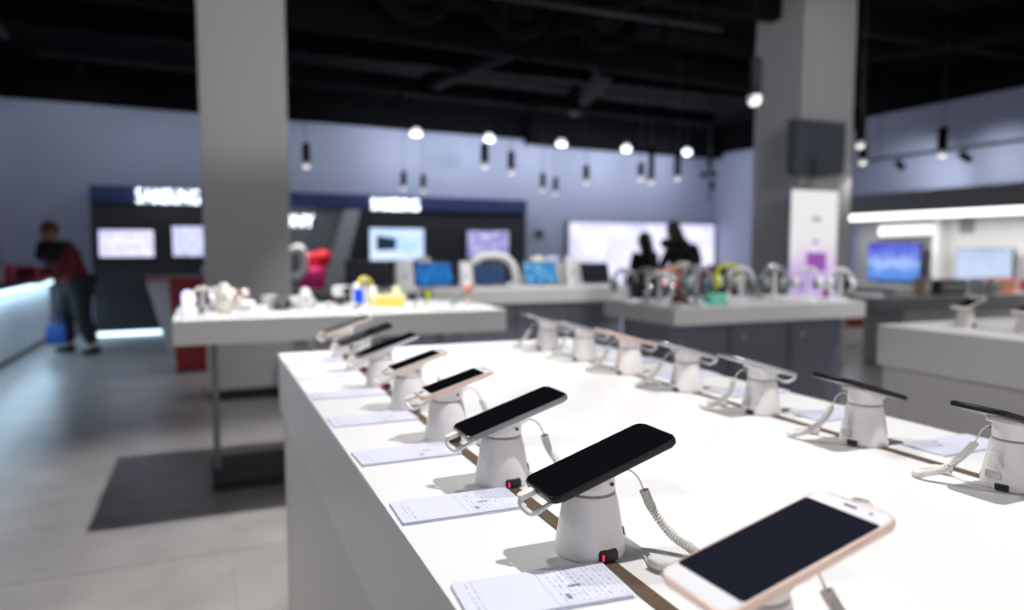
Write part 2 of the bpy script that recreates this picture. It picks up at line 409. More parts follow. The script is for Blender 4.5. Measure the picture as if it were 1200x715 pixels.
def make_stand(name, label, group, x, y, flip, led='redled', coil=True, var=0):
    o = thing(name, label, 'phone stand', (x, y, TH+0.0012), PI if flip else 0, group)
    n = 40
    MB().lathe([(0.030, 0), (0.0385, 0.0), (0.0392, 0.003), (0.0385, 0.010), (0.0300, 0.060), (0.0282, 0.066), (0.024, 0.0675)], n).build('base', 'plastic', o, True)
    MB().lathe([(0.0265, 0.0668), (0.0268, 0.0690), (0.0265, 0.0695)], n).build('seam_ring', 'seam', o, True)
    # swivel head: upright drum cut by the tilted cradle
    prof = [(0.0275, 0.0695), (0.0278, 0.075), (0.0275, 0.081), (0.026, 0.088)]
    nk = MB().lathe(prof, n)
    for v in nk.bm.verts:
        if v.co.z > 0.08: v.co.z += v.co.x*0.29-0.003
    nk.build('swivel_head', 'plastic', o, True)
    tilt = T(0.004, 0, 0.0862) @ RY(-math.radians(17))
    MB().prism(rrect(0.062, 0.05, 0.012), -0.002, 0.004, 0.001, tilt).build('cradle_plate', 'plastic', o, True)
    MB().cone(0.0022, 0.0022, 0, 0.0012, 12, T(0.012, -0.0262, 0.080) @ RX(PI/2)).build('screw', 'blackp', o)
    # dark rounded window with the status light, on the side facing -y
    a = MB(); NB = 12; inn, out = [], []
    def cone_pt(ang, z, off): 
        r = 0.0385-(z-0.010)*0.17+off if z > 0.01 else 0.0389+off
        return Vector((r*math.cos(ang), r*math.sin(ang), z))
    g = []
    for i in range(NB+1):
        ang = -PI/2-0.26+0.62*i/NB
        top = 0.0125 if 0 < i < NB else 0.009
        g.append([a.bm.verts.new(cone_pt(ang, z, off)) for z, off in ((0.0, 0.0), (0.0005, 0.0012), (top*0.6, 0.0012), (top, 0.0012), (top+0.001, -0.0005))])
    for p, q in zip(g, g[1:]):
        for j in range(4): a.bm.faces.new((p[j], q[j], q[j+1], p[j+1]))
    win = a.build('indicator_window', 'blackp', o, True)
    p0 = cone_pt(-PI/2-0.13, 0.0055, 0.0012)
    MB().box(p0-Vector((0.0010, 0.0006, 0.0035)), p0+Vector((0.0010, 0.0006, 0.0035)), 0.0004).build('status_light', led, win)
    # rear face: speaker holes, label and cable notch
    bk = MB()
    for i in range(6):
        for j in range(7):
            an = -0.36+0.11*i; z = 0.030+0.0038*j; r = 0.0385-(z-0.010)*0.17+0.0001
            bk.cone(0.0006, 0.0006, 0, 0.0006, 6, RZ(an) @ T(r, 0, z) @ RY(PI/2))
    bk.build('speaker_holes', 'seam', o)
    an = -0.1; lb = MB().box((-0.0003, -0.0115, -0.005), (0.0004, 0.0115, 0.005), 0.0003)
    lb.build('rating_label', 'silver', o, mtx=RZ(an) @ T(0.0371, 0, 0.0195) @ RY(-0.165))
    MB().box((-0.004, -0.009, 0.0), (0.0016, 0.009, 0.0095), 0.002).build('cable_notch', 'blackp', o, mtx=RZ(0.25) @ T(0.0385, 0, 0.0))
    if coil:
        v = var*0.006
        MB().tube(spline([(0.026, -0.006, 0.080), (0.040, -0.010, 0.088), (0.052, -0.013, 0.080), (0.060, -0.015, 0.064)], 14), 0.0011, 6).build('lead_wire', 'plastic2', o, True)
        path = [(0.060, -0.015, 0.064), (0.068, -0.022+v, 0.042), (0.080, -0.042+v, 0.019), (0.092, -0.064+v, 0.0078), (0.082, -0.086, 0.0064), (0.058, -0.092-v, 0.0064), (0.041, -0.080, 0.0064), (0.037, -0.064, 0.0064)]
        pts = coil_pts(path, 64, 0.0046, 8)
        MB().tube(pts, 0.0014, 4).build('coiled_cord', 'plastic2', o, True)
        MB().tube(spline([(0.037, -0.064, 0.006), (0.042, -0.048, 0.002), (0.046, -0.030, 0.0015), (0.040, -0.010, 0.0015), (0.036, -0.004, 0.003)], 14), 0.0011, 6).build('lead_wire', 'plastic2', o, True)
    return o

def make_phone(label, group, x, y, flip, L, W, tilt, front, frame, dx=0.014, thick=0.0078, bezel=(0.002, 0.004), cz=0.0985, plug=True, button=False, scr='glass', yawd=0.0, plugtop=False):
    o = thing('smartphone', label, 'phone', (x, y, TH+0.0012), (PI if flip else 0)+math.radians(yawd), group)
    mt = T(dx, 0, cz-0.0005) @ RY(-math.radians(tilt))
    MB().prism(rrect(L, W, 0.0105, 7), -thick/2, thick/2, 0.0022, mt, 3).build('body', frame, o, True)
    MB().prism(rrect(L-0.0045, W-0.0045, 0.009, 7), thick/2-0.0005, thick/2+0.0004, 0, mt).build('front_glass', front, o, True)
    bs, be = bezel
    MB().prism(rrect(L-2*be, W-2*bs, 0.0035 if be > 0.006 else 0.008, 4), thick/2+0.0004, thick/2+0.0006, 0, mt).build('screen', scr, o)
    if be > 0.008:
        MB().box((L/2-be*0.55, -0.006, thick/2+0.0004), (L/2-be*0.42, 0.006, thick/2+0.0008)).build('earpiece', 'blackp', o, mtx=mt)
        MB().cone(0.0016, 0.0016, thick/2+0.0004, thick/2+0.0007, 10).build('front_camera', 'blackp', o, mtx=mt @ T(L/2-be*0.5, -0.020, 0))
    if button:
        MB().lathe([(0.004, thick/2), (0.0052, thick/2+0.0002), (0.0056, thick/2+0.0009), (0.0046, thick/2+0.0007)], 20).build('home_button', 'silver', o, mtx=mt @ T(-L/2+be*0.5, 0, 0))
    for a, b in ((0.018, 0.028), (0.034, 0.048)):
        MB().box((a, -W/2-0.0006, -0.0012), (b, -W/2+0.001, 0.0012), 0.0004).build('side_button', frame, o, mtx=mt)
    if plug:
        # white charging plug at the lower end and the flat lead that curls back under the phone
        MB().prism(rrect(0.020, 0.011, 0.003), -0.003, 0.003, 0.001, mt @ T(-L/2-0.009, 0.010, -0.001)).build('charging_plug', 'plastic2', o, True)
        c = spline([mt @ Vector(p) for p in ((-L/2-0.016, 0.010, -0.001), (-L/2-0.020, 0.006, -0.008), (-L/2-0.015, -0.004, -0.017), (-L/2+0.004, -0.004, -0.017), (-L/2+0.034, 0.0, -0.012))], 20)
        MB().tube(c, [0.0032]*14+[0.0026]*7, 8).build('charging_lead', 'plastic2', o, True)
    if plugtop:
        c = spline([mt @ Vector(p) for p in ((L/2-0.010, 0.006, -0.004), (L/2+0.012, 0.018, -0.004), (L/2+0.020, 0.004, -0.006), (L/2+0.004, -0.016, -0.006))], 20)
        MB().tube(c, 0.0030, 8).build('charging_lead', 'plastic2', o, True)
    return o

def leaflet(label, group, x, y, rz, flip):
    o = thing('price_leaflet', label, 'leaflet', (x, y, TH+0.0002), rz+(PI if flip else 0), group)
    for i in range(3):
        MB().prism(rrect(0.163-0.001*i, 0.079, 0.002, 3), 0.0011*i, 0.0011*i+0.0010, 0, T(random.uniform(-.0012, .0012), random.uniform(-.0012, .0012), 0) @ RZ(random.uniform(-.008, .008))).build('sheet', 'paperside', o)
    MB().prism(rrect(0.163, 0.079, 0.002, 3), 0.0033, 0.0036).build('printed_sheet', 'leaflet', o)
    return o

ORD = ['nearest', 'second', 'third', 'fourth', 'fifth', 'sixth', 'seventh', 'farthest']
GL, GRr = 'phones along the left edge of the table', 'phones along the right edge of the table'
left = [  # label, front, frame, L, W, tilt, bezel, button, cz
    ('white and rose gold smartphone lying largest at the front of the table', 'whitefront', 'rose', 0.183, 0.079, 13.0, (0.0025, 0.0195), False, 0.0970),
    ('all black smartphone in sharp focus, second in the left row', 'glass', 'blackmetal', 0.162, 0.077, 18, (0.0015, 0.0025), False, 0.0985),
    ('black smartphone with silver edge, third in the left row', 'glass', 'greymetal', 0.160, 0.076, 17.5, (0.0015, 0.0025), False, 0.0985),
    ('white and rose gold smartphone, fourth in the left row', 'whitefront', 'rose', 0.138, 0.067, 16.5, (0.003, 0.0175), True, 0.0975),
    ('white and pale gold smartphone, fifth in the left row', 'whitefront', 'gold', 0.138, 0.067, 17, (0.003, 0.0175), True, 0.0975),
    ('black smartphone with light edge, sixth in the left row', 'glass', 'silver', 0.155, 0.074, 18, (0.0015, 0.0025), False, 0.0985),
    ('dark smartphone second from the far end of the left row', 'glass', 'blackmetal', 0.152, 0.074, 18, (0.0015, 0.003), False, 0.0985),
    ('smartphone with pale cream edge at the far end of the left row', 'navyglass', 'gold', 0.150, 0.073, 18, (0.002, 0.004), False, 0.0985)]
for k, (lab, fr, fm, L, W, tl, bz, bt, cz) in enumerate(left):
    y = 0.430+0.2594*k
    under = ('front rose gold phone', 'sharp all black phone', 'silver edged black phone', 'fourth phone of the left row', 'fifth phone of the left row', 'sixth phone of the left row', 'second phone from the far end, left row', 'farthest phone of the left row')[k]
    make_stand('phone_stand', 'white tapered security stand under the '+under, 'phone stands in the left row', LX, y, False, 'blueled' if k == 3 else 'redled', var=(k % 3)-1)
    make_phone(lab, GL, LX, y, False, L, W, tl, fr, fm, yawd=(2.5 if k == 0 else 0), thick=(0.0070 if k == 0 else 0.0078), dx=(0.0265 if k == 0 else 0.013), bezel=bz, button=bt, cz=cz, plug=(k != 0), plugtop=(k == 0), scr='navyglass' if k == 0 else 'glass')
    if k:
        leaflet(('large printed leaflet at the bottom edge of the view' if k == 1 else 'printed leaflet in front of the '+under), 'price leaflets on the left side', 0.293, 0.615+0.2605*(k-1)+(0.004 if k == 1 else 0), math.radians((-4, -1, 2, 1, 0, 1, -1)[k-1]), False)
right = [('nearest phone of the right row, cut by the right border', 'glass', 'blackmetal', 'plastic'), ('second phone of the right row, dark and tilted away', 'glass', 'blackmetal', 'plastic'), ('third phone of the right row with a pale edge', 'navyglass', 'silver', 'plastic'),
         ('fourth phone of the right row, grey edge seen sideways', 'navyglass', 'silver', 'plastic'), ('pink phone, fifth in the right row', 'pinkfront', 'rose', 'plastic'), ('white phone, sixth in the right row', 'whitefront', 'silver', 'plastic'), ('farthest phone of the right row, silver and small', 'whitefront', 'silver', 'plastic')]
for k, (lab, fr, fm, _) in enumerate(right):
    y = 0.648+0.2515*k
    make_stand('phone_stand', 'white security stand under the '+('nearest', 'second', 'third', 'fourth', 'fifth', 'sixth', 'farthest')[k]+' phone of the right row', 'phone stands in the right row', RXX, y, True, var=(k % 3)-1)
    make_phone(lab, GRr, RXX, y, True, 0.157, 0.077, 16, fr, fm, bezel=(0.002, 0.012), plug=(k != 1))
    if k: leaflet('printed leaflet beside the '+('', 'second', 'third', 'fourth', 'fifth', 'sixth', 'farthest')[k]+' stand of the right row', 'price leaflets on the right side', 1.165, y-0.078, 0, True)

# ------------------------------------------------------------------ accessory table with the column behind it
def slab_table(name, label, x0, x1, y0, y1, th):
    o = thing(name, label, 'table', ((x0+x1)/2, (y0+y1)/2, 0)); w, d = (x1-x0)/2, (y1-y0)/2
    MB().box((-w, -d, TH-0.006), (w, d, TH), 0.002).build('table_top', 'laminate', o)
    MB().box((-w, -d, TH-th), (w, d, TH-0.006), 0.002).build('apron', 'laminate', o)
    return o
t1 = slab_table('accessory_table', 'white slab table with small gadgets in front of the left column', -0.15, 1.52, 3.68, 4.54, 0.118)
cx, cy = (-0.15+1.52)/2, (3.68+4.54)/2
for lx in (0.03, 1.34):
    MB().box((lx-cx-0.018, 4.33-cy-0.018, 0.05), (lx-cx+0.018, 4.33-cy+0.018, TH-0.118), 0.003).build('leg', 'greypanel', t1)
MB().box((0.0-cx, 4.06-cy, 0), (1.37-cx, 4.60-cy, 0.05), 0.004).build('base_plate', 'plinth', t1)
t2 = slab_table('accessory_table', 'white slab table crowded with headphones before the right column', 2.40, 3.86, 3.36, 4.13, 0.10)
cx, cy = (2.40+3.86)/2, (3.36+4.13)/2
for lx in (2.46, 2.93, 3.40):
    MB().box((lx-cx, -0.20, 0.06), (lx-cx+0.465, 0.25, TH-0.10), 0.004).build('cabinet_body', 'cabinet', t2)
    MB().box((lx-cx+0.02, -0.212, 0.09), (lx-cx+0.445, -0.20, TH-0.13), 0.003).build('cabinet_door', 'cabinet', t2)
    MB().cone(0.012, 0.012, 0, 0.015, 14, T(lx-cx+0.10, -0.212, 0.74) @ RX(PI/2)).build('door_knob', 'silver', t2, True)
MB().box((2.50-cx, -0.17, 0), (3.82-cx, 0.22, 0.06)).build('plinth', 'plinth', t2)

# laptop counter in the middle distance
LY0, LY1, LX0, LX1 = 5.47, 6.25, 1.30, 3.42
lc = thing('laptop_counter', 'long counter with grey body carrying open laptops', 'counter', ((LX0+LX1)/2, (LY0+LY1)/2, 0)); w, d = (LX1-LX0)/2, (LY1-LY0)/2
MB().box((-w, -d, TH-0.006), (w, d, TH), 0.002).build('counter_top', 'laminate', lc)
MB().box((-w, -d, TH-0.12), (w, d, TH-0.006), 0.002).build('apron', 'laminate', lc)
MB().box((-w+0.04, -d+0.06, 0.07), (w-0.04, d-0.06, TH-0.12)).build('body', 'cabinet', lc)
for i in range(4):
    pw = (2*w-0.08)/4
    MB().box((-w+0.04+pw*i+0.006, -d+0.045, 0.09), (-w+0.04+pw*(i+1)-0.006, -d+0.06, TH-0.14), 0.003).build('front_panel', 'cabinet', lc)
MB().box((-w+0.08, -d+0.1, 0), (w-0.08, d-0.1, 0.07)).build('plinth', 'plinth', lc)

# right near phone table
rt_x0, rt_y1 = 2.72, 2.30
phone_table('phone_table', 'grey sided white phone table at the right border', rt_x0, 3.76, -0.4, rt_y1, 0.178, 0.02, (rt_x0+0.28,))
for k in range(4):
    y = 2.10-0.255*k
    make_stand('phone_stand', 'white stand on the right border table, '+('farthest', 'second farthest', 'third farthest', 'nearest')[k]+' one', 'stands on the right border table', rt_x0+0.28, y, False, coil=False)
    make_phone('white phone on the right border table, '+('farthest', 'second farthest', 'third farthest', 'nearest')[k]+' one', 'phones on the right border table', rt_x0+0.28, y, False, 0.145, 0.072, 17, 'whitefront', 'gold', bezel=(0.003, 0.019), plug=False)

# ------------------------------------------------------------------ lamps
def pendant(px, py_bottom, label, zb=2.2, H=0.24, r=0.042, power=10, long=1.0, dist=None):
    """black cylinder hanging from the ceiling; py_bottom is where its lit end shows"""
    p = at_z(px, py_bottom, zb)
    return pendant_at((p.x, p.y, zb), label, H*long, r, power)
def pendant_at(loc, label, H=0.24, r=0.042, power=10, lit=True):
    o = thing('pendant_lamp', label, 'pendant lamp', loc, group='black cylinder pendant lamps')
    MB().lathe([(r*0.9, 0.012), (r, 0.012), (r, H), (r*0.85, H+0.008), (0.008, H+0.010)], 24).build('housing', 'lampblack', o, True)
    MB().lathe([(r*0.2, -0.034), (r*0.6, -0.028), (r*0.86, -0.012), (r*0.93, 0.006), (r*0.9, 0.020)], 24).build('lens', 'lens', o, True)
    MB().lathe([(r*0.94, -0.004), (r*1.04, -0.004), (r*1.04, 0.03), (r, 0.03)], 24).build('rim', 'rim', o, True)
    MB().tube([(0, 0, H), (0, 0, CEIL-loc[2])], 0.004, 6).build('cord', 'blackp', o)
    if power: spot('lamp_light', (0, 0, -0.05), (0, 0, -1), power, size=110, blend=0.8, radius=0.03, parent=o)
    return o
pend = [(359, 194, 'pendant lamp hanging just right of the left column', 1.0), (568, 194, 'taller of two pendants right of the middle wall sign', 1.0), (599, 201, 'shorter pendant beside the taller one over the dark display wall', 0.95),
        (473, 220, 'left one of a close pair of pendants above the middle wall sign', 1), (496, 223, 'right one of a close pair of pendants above the middle wall sign', 1),
        (636, 222, 'left one of the pendant pair left of the video wall', 1), (651, 226, 'right one of the pendant pair left of the video wall', 1), (687, 213, 'small lone pendant above the left part of the video wall', 0.9),
        (751, 209, 'short thin pendant above the middle of the video wall', 0.8), (763, 213, 'longest thin pendant above the middle of the video wall', 1.9), (794, 209, 'pendant above the right part of the video wall', 1.2),
        (884, 118, 'large near pendant against the right column', 1.05), (1008, 170, 'upper of two pendants just right of the right column', 1.0), (1011, 190, 'lower of two pendants just right of the right column', 0.9), (1104, 181, 'pendant in front of the track rail on the right', 1.05)]
for px, py, lab, lg in pend: pendant(px, py, lab, long=lg, power=60 if px == 359 else 4)
P_DOME = P_BACK.moved(1.0)
for i, (px, py) in enumerate(((488, 158), (573, 164), (658, 170), (734, 176), (805, 180))):
    u, z = P_DOME.hit(px, py)
    o = thing('dome_lamp', ('leftmost', 'second from left', 'middle', 'second from right', 'rightmost')[i]+' of five white dome lamps along the black ceiling edge', 'ceiling lamp', P_DOME.pt(u, z), group='white dome lamps')
    MB().lathe([(0.09, 0.0), (0.095, 0.01), (0.085, 0.06), (0.05, 0.10), (0.015, 0.115)], 24).build('dome', 'dome', o, True)
    MB().tube([(0, 0, 0.11), (0, 0, CEIL-z)], 0.006, 6).build('cord', 'blackp', o)
    l = bpy.data.lights.new('lamp_light', 'POINT'); l.energy = 22; l.color = (0.80, 0.88, 1.0); l.shadow_soft_size = 0.09
    lo = bpy.data.objects.new('lamp_light', l); COL.objects.link(lo); lo.parent = o; lo.location = (0, 0, -0.11)
def spot_head(parent, loc, aim, lit=True):
    q = (Vector(aim)-Vector(loc)).to_track_quat('-Z', 'Y').to_matrix().to_4x4()
    m = T(*loc) @ q
    h = MB().lathe([(0.02, 0.10), (0.045, 0.095), (0.048, -0.08), (0.040, -0.082), (0.038, -0.06), (0.01, -0.06)], 20).build('lamp_head', 'lampblack', parent, True, m)
    MB().cone(0.037, 0.037, -0.066, -0.060, 20).build('lens', 'lens' if lit else 'blackp', h, True, m)
    return h
def track(label, a, b, heads, power, col=(1, 0.98, 0.975), size=70, hang=None, visible=True, radius=0.04):
    a, b = Vector(a), Vector(b); d = (b-a); L = d.length
    o = thing('track_light', label, 'track light', a, math.atan2(d.y, d.x))
    MB().box((0, -0.02, -0.02), (L, 0.02, 0.02), 0.003).build('rail', 'blackp', o)
    for t in (0.1, 0.9): MB().tube([(L*t, 0, 0.02), (L*t, 0, CEIL-a.z)], 0.005, 6).build('rod', 'blackp', o)
    inv = RZ(-math.atan2(d.y, d.x)) @ T(-a.x, -a.y, -a.z)
    for t, tgt, *opt in heads:
        hp_, hs_ = opt if opt else (power, size)
        lp = Vector((L*t, 0, -0.13)); tl = inv @ Vector(tgt)
        MB().tube([(L*t, 0, -0.02), (L*t, 0, -0.10)], 0.012, 8).build('yoke', 'blackp', o)
        spot_head(o, lp, tl)
        dirv = (tl-lp).normalized()
        if hp_: spot('lamp_light', lp+dirv*0.095, tl, hp_, col, hs_, 0.5, radius, o)
    return o
# rail over the right shelving bay (seen in the photo)
a = at_z(1000, 197, 2.62); b = at_z(1178, 170, 2.62); a.x = b.x = 9.35
track('black rail with spot heads hanging over the right shelving bay', (9.35, 5.3, 2.62), (9.35, 8.3, 2.62), [(0.07, (10.2, 5.4, 2.2)), (0.45, (10.2, 6.7, 2.2)), (0.78, (10.2, 7.9, 2.2))], 16, col=(0.86, 0.91, 1.0), size=120)
# rails above the tables, over the top of the picture
track('black rail of spot heads above the long phone table', (1.02, 0.2, 3.15), (1.02, 2.6, 3.15), [(0.22, (0.62, 0.80, 0.95), 138, 72), (0.76, (0.65, 2.35, 0.95), 110, 46)], 85, radius=0.025)
track('second black rail of spot heads above the phone table', (0.15, 0.6, 3.15), (0.15, 3.0, 3.15), [(0.5, (0.95, 1.3, 0.95))], 58, size=85)
track('black rail above the left accessory table with an added column spot', (0.2, 3.66, 3.05), (1.2, 3.66, 3.05), [(0.42, (0.35, 3.55, 0.0), 270, 84), (0.95, (0.4, 6.6, 3.3), 45, 60)], 150, size=105, radius=0.03)  # second head is added to brighten the upper left column
track('black rail above the headphone table with an added column spot', (2.6, 2.8, 3.1), (4.6, 2.8, 3.1), [(0.3, (3.1, 3.9, 0.95)), (0.9, (4.9, 3.4, 0.0), 70, 80), (0.97, (6.0, 6.0, 3.0), 55, 50)], 95, size=80)  # last head is an added light for the upper right column
track('black rail with spots above the laptop counter', (1.2, 5.0, 3.1), (4.0, 5.0, 3.1), [(0.3, (2.0, 5.9, 0.95)), (0.8, (3.3, 6.0, 0.95))], 85, size=80)
track('black rail with a spot above the right border table', (2.6, 0.8, 3.1), (2.6, 2.4, 3.1), [(0.6, (3.2, 1.7, 0.95))], 95, size=80)
track('added black rail with spots brightening the left floor and table side', (-1.6, 2.0, 3.2), (-1.6, 8.0, 3.2), [(0.12, (0.2, 0.9, 0.6), 85, 60), (0.75, (-1.2, 6.6, 0), 26, 90)], 28, size=100)  # added rail; its first head lifts the left side of the phone table
pw0 = P_BACK.moved(1.9)
a_, b_ = pw0.pt(-0.9, 3.72), pw0.pt(10.4, 3.72)
track('added long black rail of cool spots brightening the far wall', a_, b_, [(t_, P_BACK.pt(-0.9+11.3*t_, 2.0)) for t_ in (0.04, 0.22, 0.42, 0.62, 0.82, 0.97)], 24, col=(0.80, 0.88, 1.0), size=110)  # rail put in as extra cool light where the dome lamps don't reach
# cluster near the far right corner
pc = at_y(832, 205, 12.4)
o = thing('spot_cluster', 'cluster of black spot heads on a drop rod near the far corner', 'spotlight', pc, group=None)
MB().tube([(0, 0, -0.55), (0, 0, CEIL-pc.z)], 0.016, 8).build('rod', 'blackp', o)
spot_head(o, (0.06, -0.05, 0.02), (1.2, -2.0, -2.0)); spot_head(o, (-0.16, -0.02, 0.0), (-2, -0.5, -0.8), False); spot_head(o, (0.05, -0.02, -0.22), (0.3, 0.1, -2), False); spot_head(o, (-0.02, 0, 0.26), (0.1, 0.2, 2), False)

# ------------------------------------------------------------------ far display wall
FONT = None
def letters(txt, width, height, depth, m, parent, x0, z0, y):
    """each letter a mesh of its own, standing upright in local xz and facing -y"""
    raw = []; x = 0
    for ch in txt:
        cu = bpy.data.curves.new('letter', 'FONT'); cu.body = ch; cu.size = 1.0; cu.extrude = 0.05; cu.offset = 0.004; cu.resolution_u = 4
        ob = bpy.data.objects.new('tmp', cu); COL.objects.link(ob); bpy.context.view_layer.update()
        me = bpy.data.meshes.new_from_object(ob.evaluated_get(bpy.context.evaluated_depsgraph_get()))
        bpy.data.objects.remove(ob)
        xs = [v.co.x for v in me.vertices]; raw.append((me, min(xs), max(xs), x)); x += max(xs)-min(xs)+0.10
    tot = x-0.10; zs = [v.co.y for me, *_ in raw for v in me.vertices]; hmin, hmax = min(zs), max(zs)
    for me, a, b, off in raw:
        for v in me.vertices:
            X, Yv, Zv = v.co
            v.co = ((X-a+off)/tot*width+x0, y-depth/2-Zv/0.05*depth/2, (Yv-hmin)/(hmax-hmin)*height+z0)
        me.name = 'letter'; me.materials.clear(); me.materials.append(M[m]); ob = bpy.data.objects.new('letter', me); COL.objects.link(ob); ob.parent = parent

def wall_thing(name, label, cat, pl, px, py, group=None):
    u, z = pl.hit(px, py)
    o = thing(name, label, cat, pl.pt(u, z), pl.a, group); o['_u'] = u; o['_z'] = z
    def loc(x, y):
        a, b = pl.hit(x, y); return a-u, b-z
    del o['_u']; del o['_z']
    return o, loc
ub0, _ = P_TV.hit(108, 300); ub1, _ = P_TV.hit(616, 300)
dw = thing('display_wall', 'long dark display wall with navy fascia along the far wall', 'display wall', P_TV.pt(ub0, 0), P_TV.a)
Lw = ub1-ub0
def uz(px, py): a, b = P_TV.hit(px, py); return a-ub0, b
zt = uz(108, 217)[1]; zf = uz(108, 237)[1]
uA = uz(300, 300)[0]; uB = uz(412, 300)[0]
MB().box((0, -0.06, zf), (Lw, 0.30, zt), 0.01).build('fascia', 'navy', dw)
MB().box((0, 0, 0.05), (uA, 0.30, zf)).build('dark_panel', 'darkwall', dw)
MB().box((uA, 0.02, 0.05), (uB, 0.30, zf)).build('grey_panel', 'greypanel', dw)
MB().box((uB, 0, 0.05), (Lw, 0.30, zf)).build('dark_panel', 'darkwall', dw)
MB().box((0, -0.25, 0.02), (uA, 0.0, 0.55), 0.005).build('low_cabinet', 'darkwall', dw)
MB().box((0.02, -0.27, 0.0), (uA-0.02, -0.24, 0.045)).build('lit_kick_strip', 'bluestrip', dw)
MB().box((uB, -0.25, 0.02), (Lw, 0.0, 0.55), 0.005).build('low_cabinet', 'darkwall', dw)
# slanted pale rib
ta, tb, bb, ba = uz(402, 246), uz(421, 246), uz(396, 345), uz(374, 345)
MB().prism([ta, tb, bb, ba], 0, 0.10, 0.004, RX(PI/2)).build('slanted_rib', 'lightgrey', dw)
def sign(name, label, txt, x0, y0, x1, y1, m='sign', pl=P_TV):
    o, loc = wall_thing(name, label, 'sign', pl.moved(0.06), x0, y1)
    (a, b), (c, d_) = loc(x0, y1), loc(x1, y0)
    letters(txt, c-a, d_-b-(0.0), 0.05, m, o, a, b, -0.005)
    MB().box((a-0.02, -0.005, b+0.02), (c+0.02, 0.0, d_-0.02)).build('backing_rail', 'navy' if m == 'sign' else 'greypanel', o)
    return o
sign('wall_sign', 'lit white seven letter sign left of the left column', 'SAMSUNG', 160, 223, 233, 238)
sign('wall_sign', 'lit white seven letter sign on the navy fascia right of the left column', 'SAMSUNG', 435, 234, 490, 246)
sign('wall_sign', 'short lit white sign on grey panel half hidden by the left column', 'SONY', 322, 252, 367, 266)

def tv(label, pl, x0, y0, x1, y1, m, thick=0.05, stand=False):
    o, loc = wall_thing('television', label, 'television', pl, (x0+x1)/2, y1)
    (a, b), (c, d_) = loc(x0, y1), loc(x1, y0)
    d_ = (loc((x0+x1)/2, y0)[1]); b = 0
    MB().box((a, -thick, b), (c, -0.004, d_), 0.006).build('housing', 'blackp', o)
    e = (c-a)*0.014
    MB().box((a+e, -thick-0.004, b+e*1.3), (c-e, -thick+0.001, d_-e)).build('screen', m, o)
    MB().box((-0.12, -0.004, d_*0.35), (0.12, 0.004, d_*0.65)).build('wall_bracket', 'blackp', o)
    return o
lav = screen_mat('lavender screen', [(0.25, (0.35, 0.42, 0.95)), (0.5, (0.70, 0.68, 1.0)), (0.75, (0.95, 0.88, 1.0))], 1.1, 2.5, 1.0, 1)
lav2 = screen_mat('pale crowd screen', [(0.3, (0.38, 0.42, 0.80)), (0.55, (0.70, 0.72, 1.0)), (0.72, (0.9, 0.9, 1.0))], 1.0, 9, 0.4, 3)
cyan = screen_mat('light blue screen', [(0.3, (0.25, 0.55, 1.0)), (0.45, (0.58, 0.72, 1.0)), (0.8, (0.75, 0.82, 1.0))], 1.1, 1.0, 0.2, 8)
purple = screen_mat('purple crowd screen', [(0.3, (0.16, 0.20, 0.55)), (0.5, (0.42, 0.36, 0.70)), (0.7, (0.65, 0.70, 1.0))], 0.9, 7, 0.5, 5)
tv('television with pale lavender picture at the left of the dark wall', P_TV, 116, 269, 180, 302, lav)
tv('television with busy pale picture beside the left column', P_TV, 202, 265, 256, 301, lav2)
t = tv('television with light blue picture and dark shape, below the middle sign', P_TV, 432, 267, 496, 306, cyan)
hu, hz = P_TV.hit(464, 306); (c0, c1_), (c2_, c3) = P_TV.hit(440, 294), P_TV.hit(463, 276)
MB().prism([(c0-hu, c1_-hz), (c2_-hu, c1_-hz+0.02), (c2_-hu, c3-hz-0.05), (c0-hu, c3-hz)], 0.054, 0.058, 0, RX(PI/2)).build('dark_picture_shape', mat('dark picture area', (0.01, 0.03, 0.05), 0.3, emit=0.15, ecol=(0.02, 0.15, 0.25)), t)
tv('television with purple crowd picture at the right of the dark wall', P_TV, 546, 270, 595, 303, purple)
# small dark wall plate
o, loc = wall_thing('wall_plate', 'small dark square plate on the wall left of the video wall', 'wall plate', P_BACK, 631, 279)
MB().box((-0.11, -0.03, 0), (0.11, 0, 0.17), 0.01).build('plate', 'greypanel', o); MB().box((-0.07, -0.034, 0.04), (0.07, -0.03, 0.13)).build('face', 'darkwall', o)
# video wall
vw, loc = wall_thing('video_wall', 'wide bright video wall of two panels on the far wall', 'video wall', P_BACK, 745, 334)
(a, _), (c, _) = loc(664, 334), loc(832, 334); h = loc(745, 262)[1]
MB().box((a-0.05, -0.10, -0.05), (c+0.03, 0, h+0.05), 0.01).build('frame', 'greypanel', vw)
vm = screen_mat('video wall picture', [(0.25, (0.55, 0.55, 1.0)), (0.5, (0.80, 0.80, 1.0)), (0.75, (1.0, 0.98, 1.0))], 1.05, 2.2, 0.6, 2)
mid = loc(752, 300)[0]
MB().box((a, -0.108, 0), (mid-0.01, -0.10, h)).build('screen', vm, vw); MB().box((mid+0.01, -0.108, 0), (c, -0.10, h)).build('screen', vm, vw)
# maroon cabinet right of it
o, loc = wall_thing('side_cabinet', 'low dark maroon cabinet right of the video wall', 'cabinet', P_BACK.moved(1.6), 850, 311)
zc = P_BACK.moved(1.6).hit(850, 311)[1]; o.location.z = 0; (a, _), (c, _) = loc(838, 311), loc(866, 311)
MB().box((a, 0, 0.05), (c, 0.45, zc-0.03)).build('body', 'darkred', o); MB().box((a-0.02, -0.02, zc-0.03), (c+0.02, 0.45, zc)).build('top', 'darkred', o); MB().box((a+0.03, 0.03, 0), (c-0.03, 0.42, 0.05)).build('plinth', 'plinth', o)

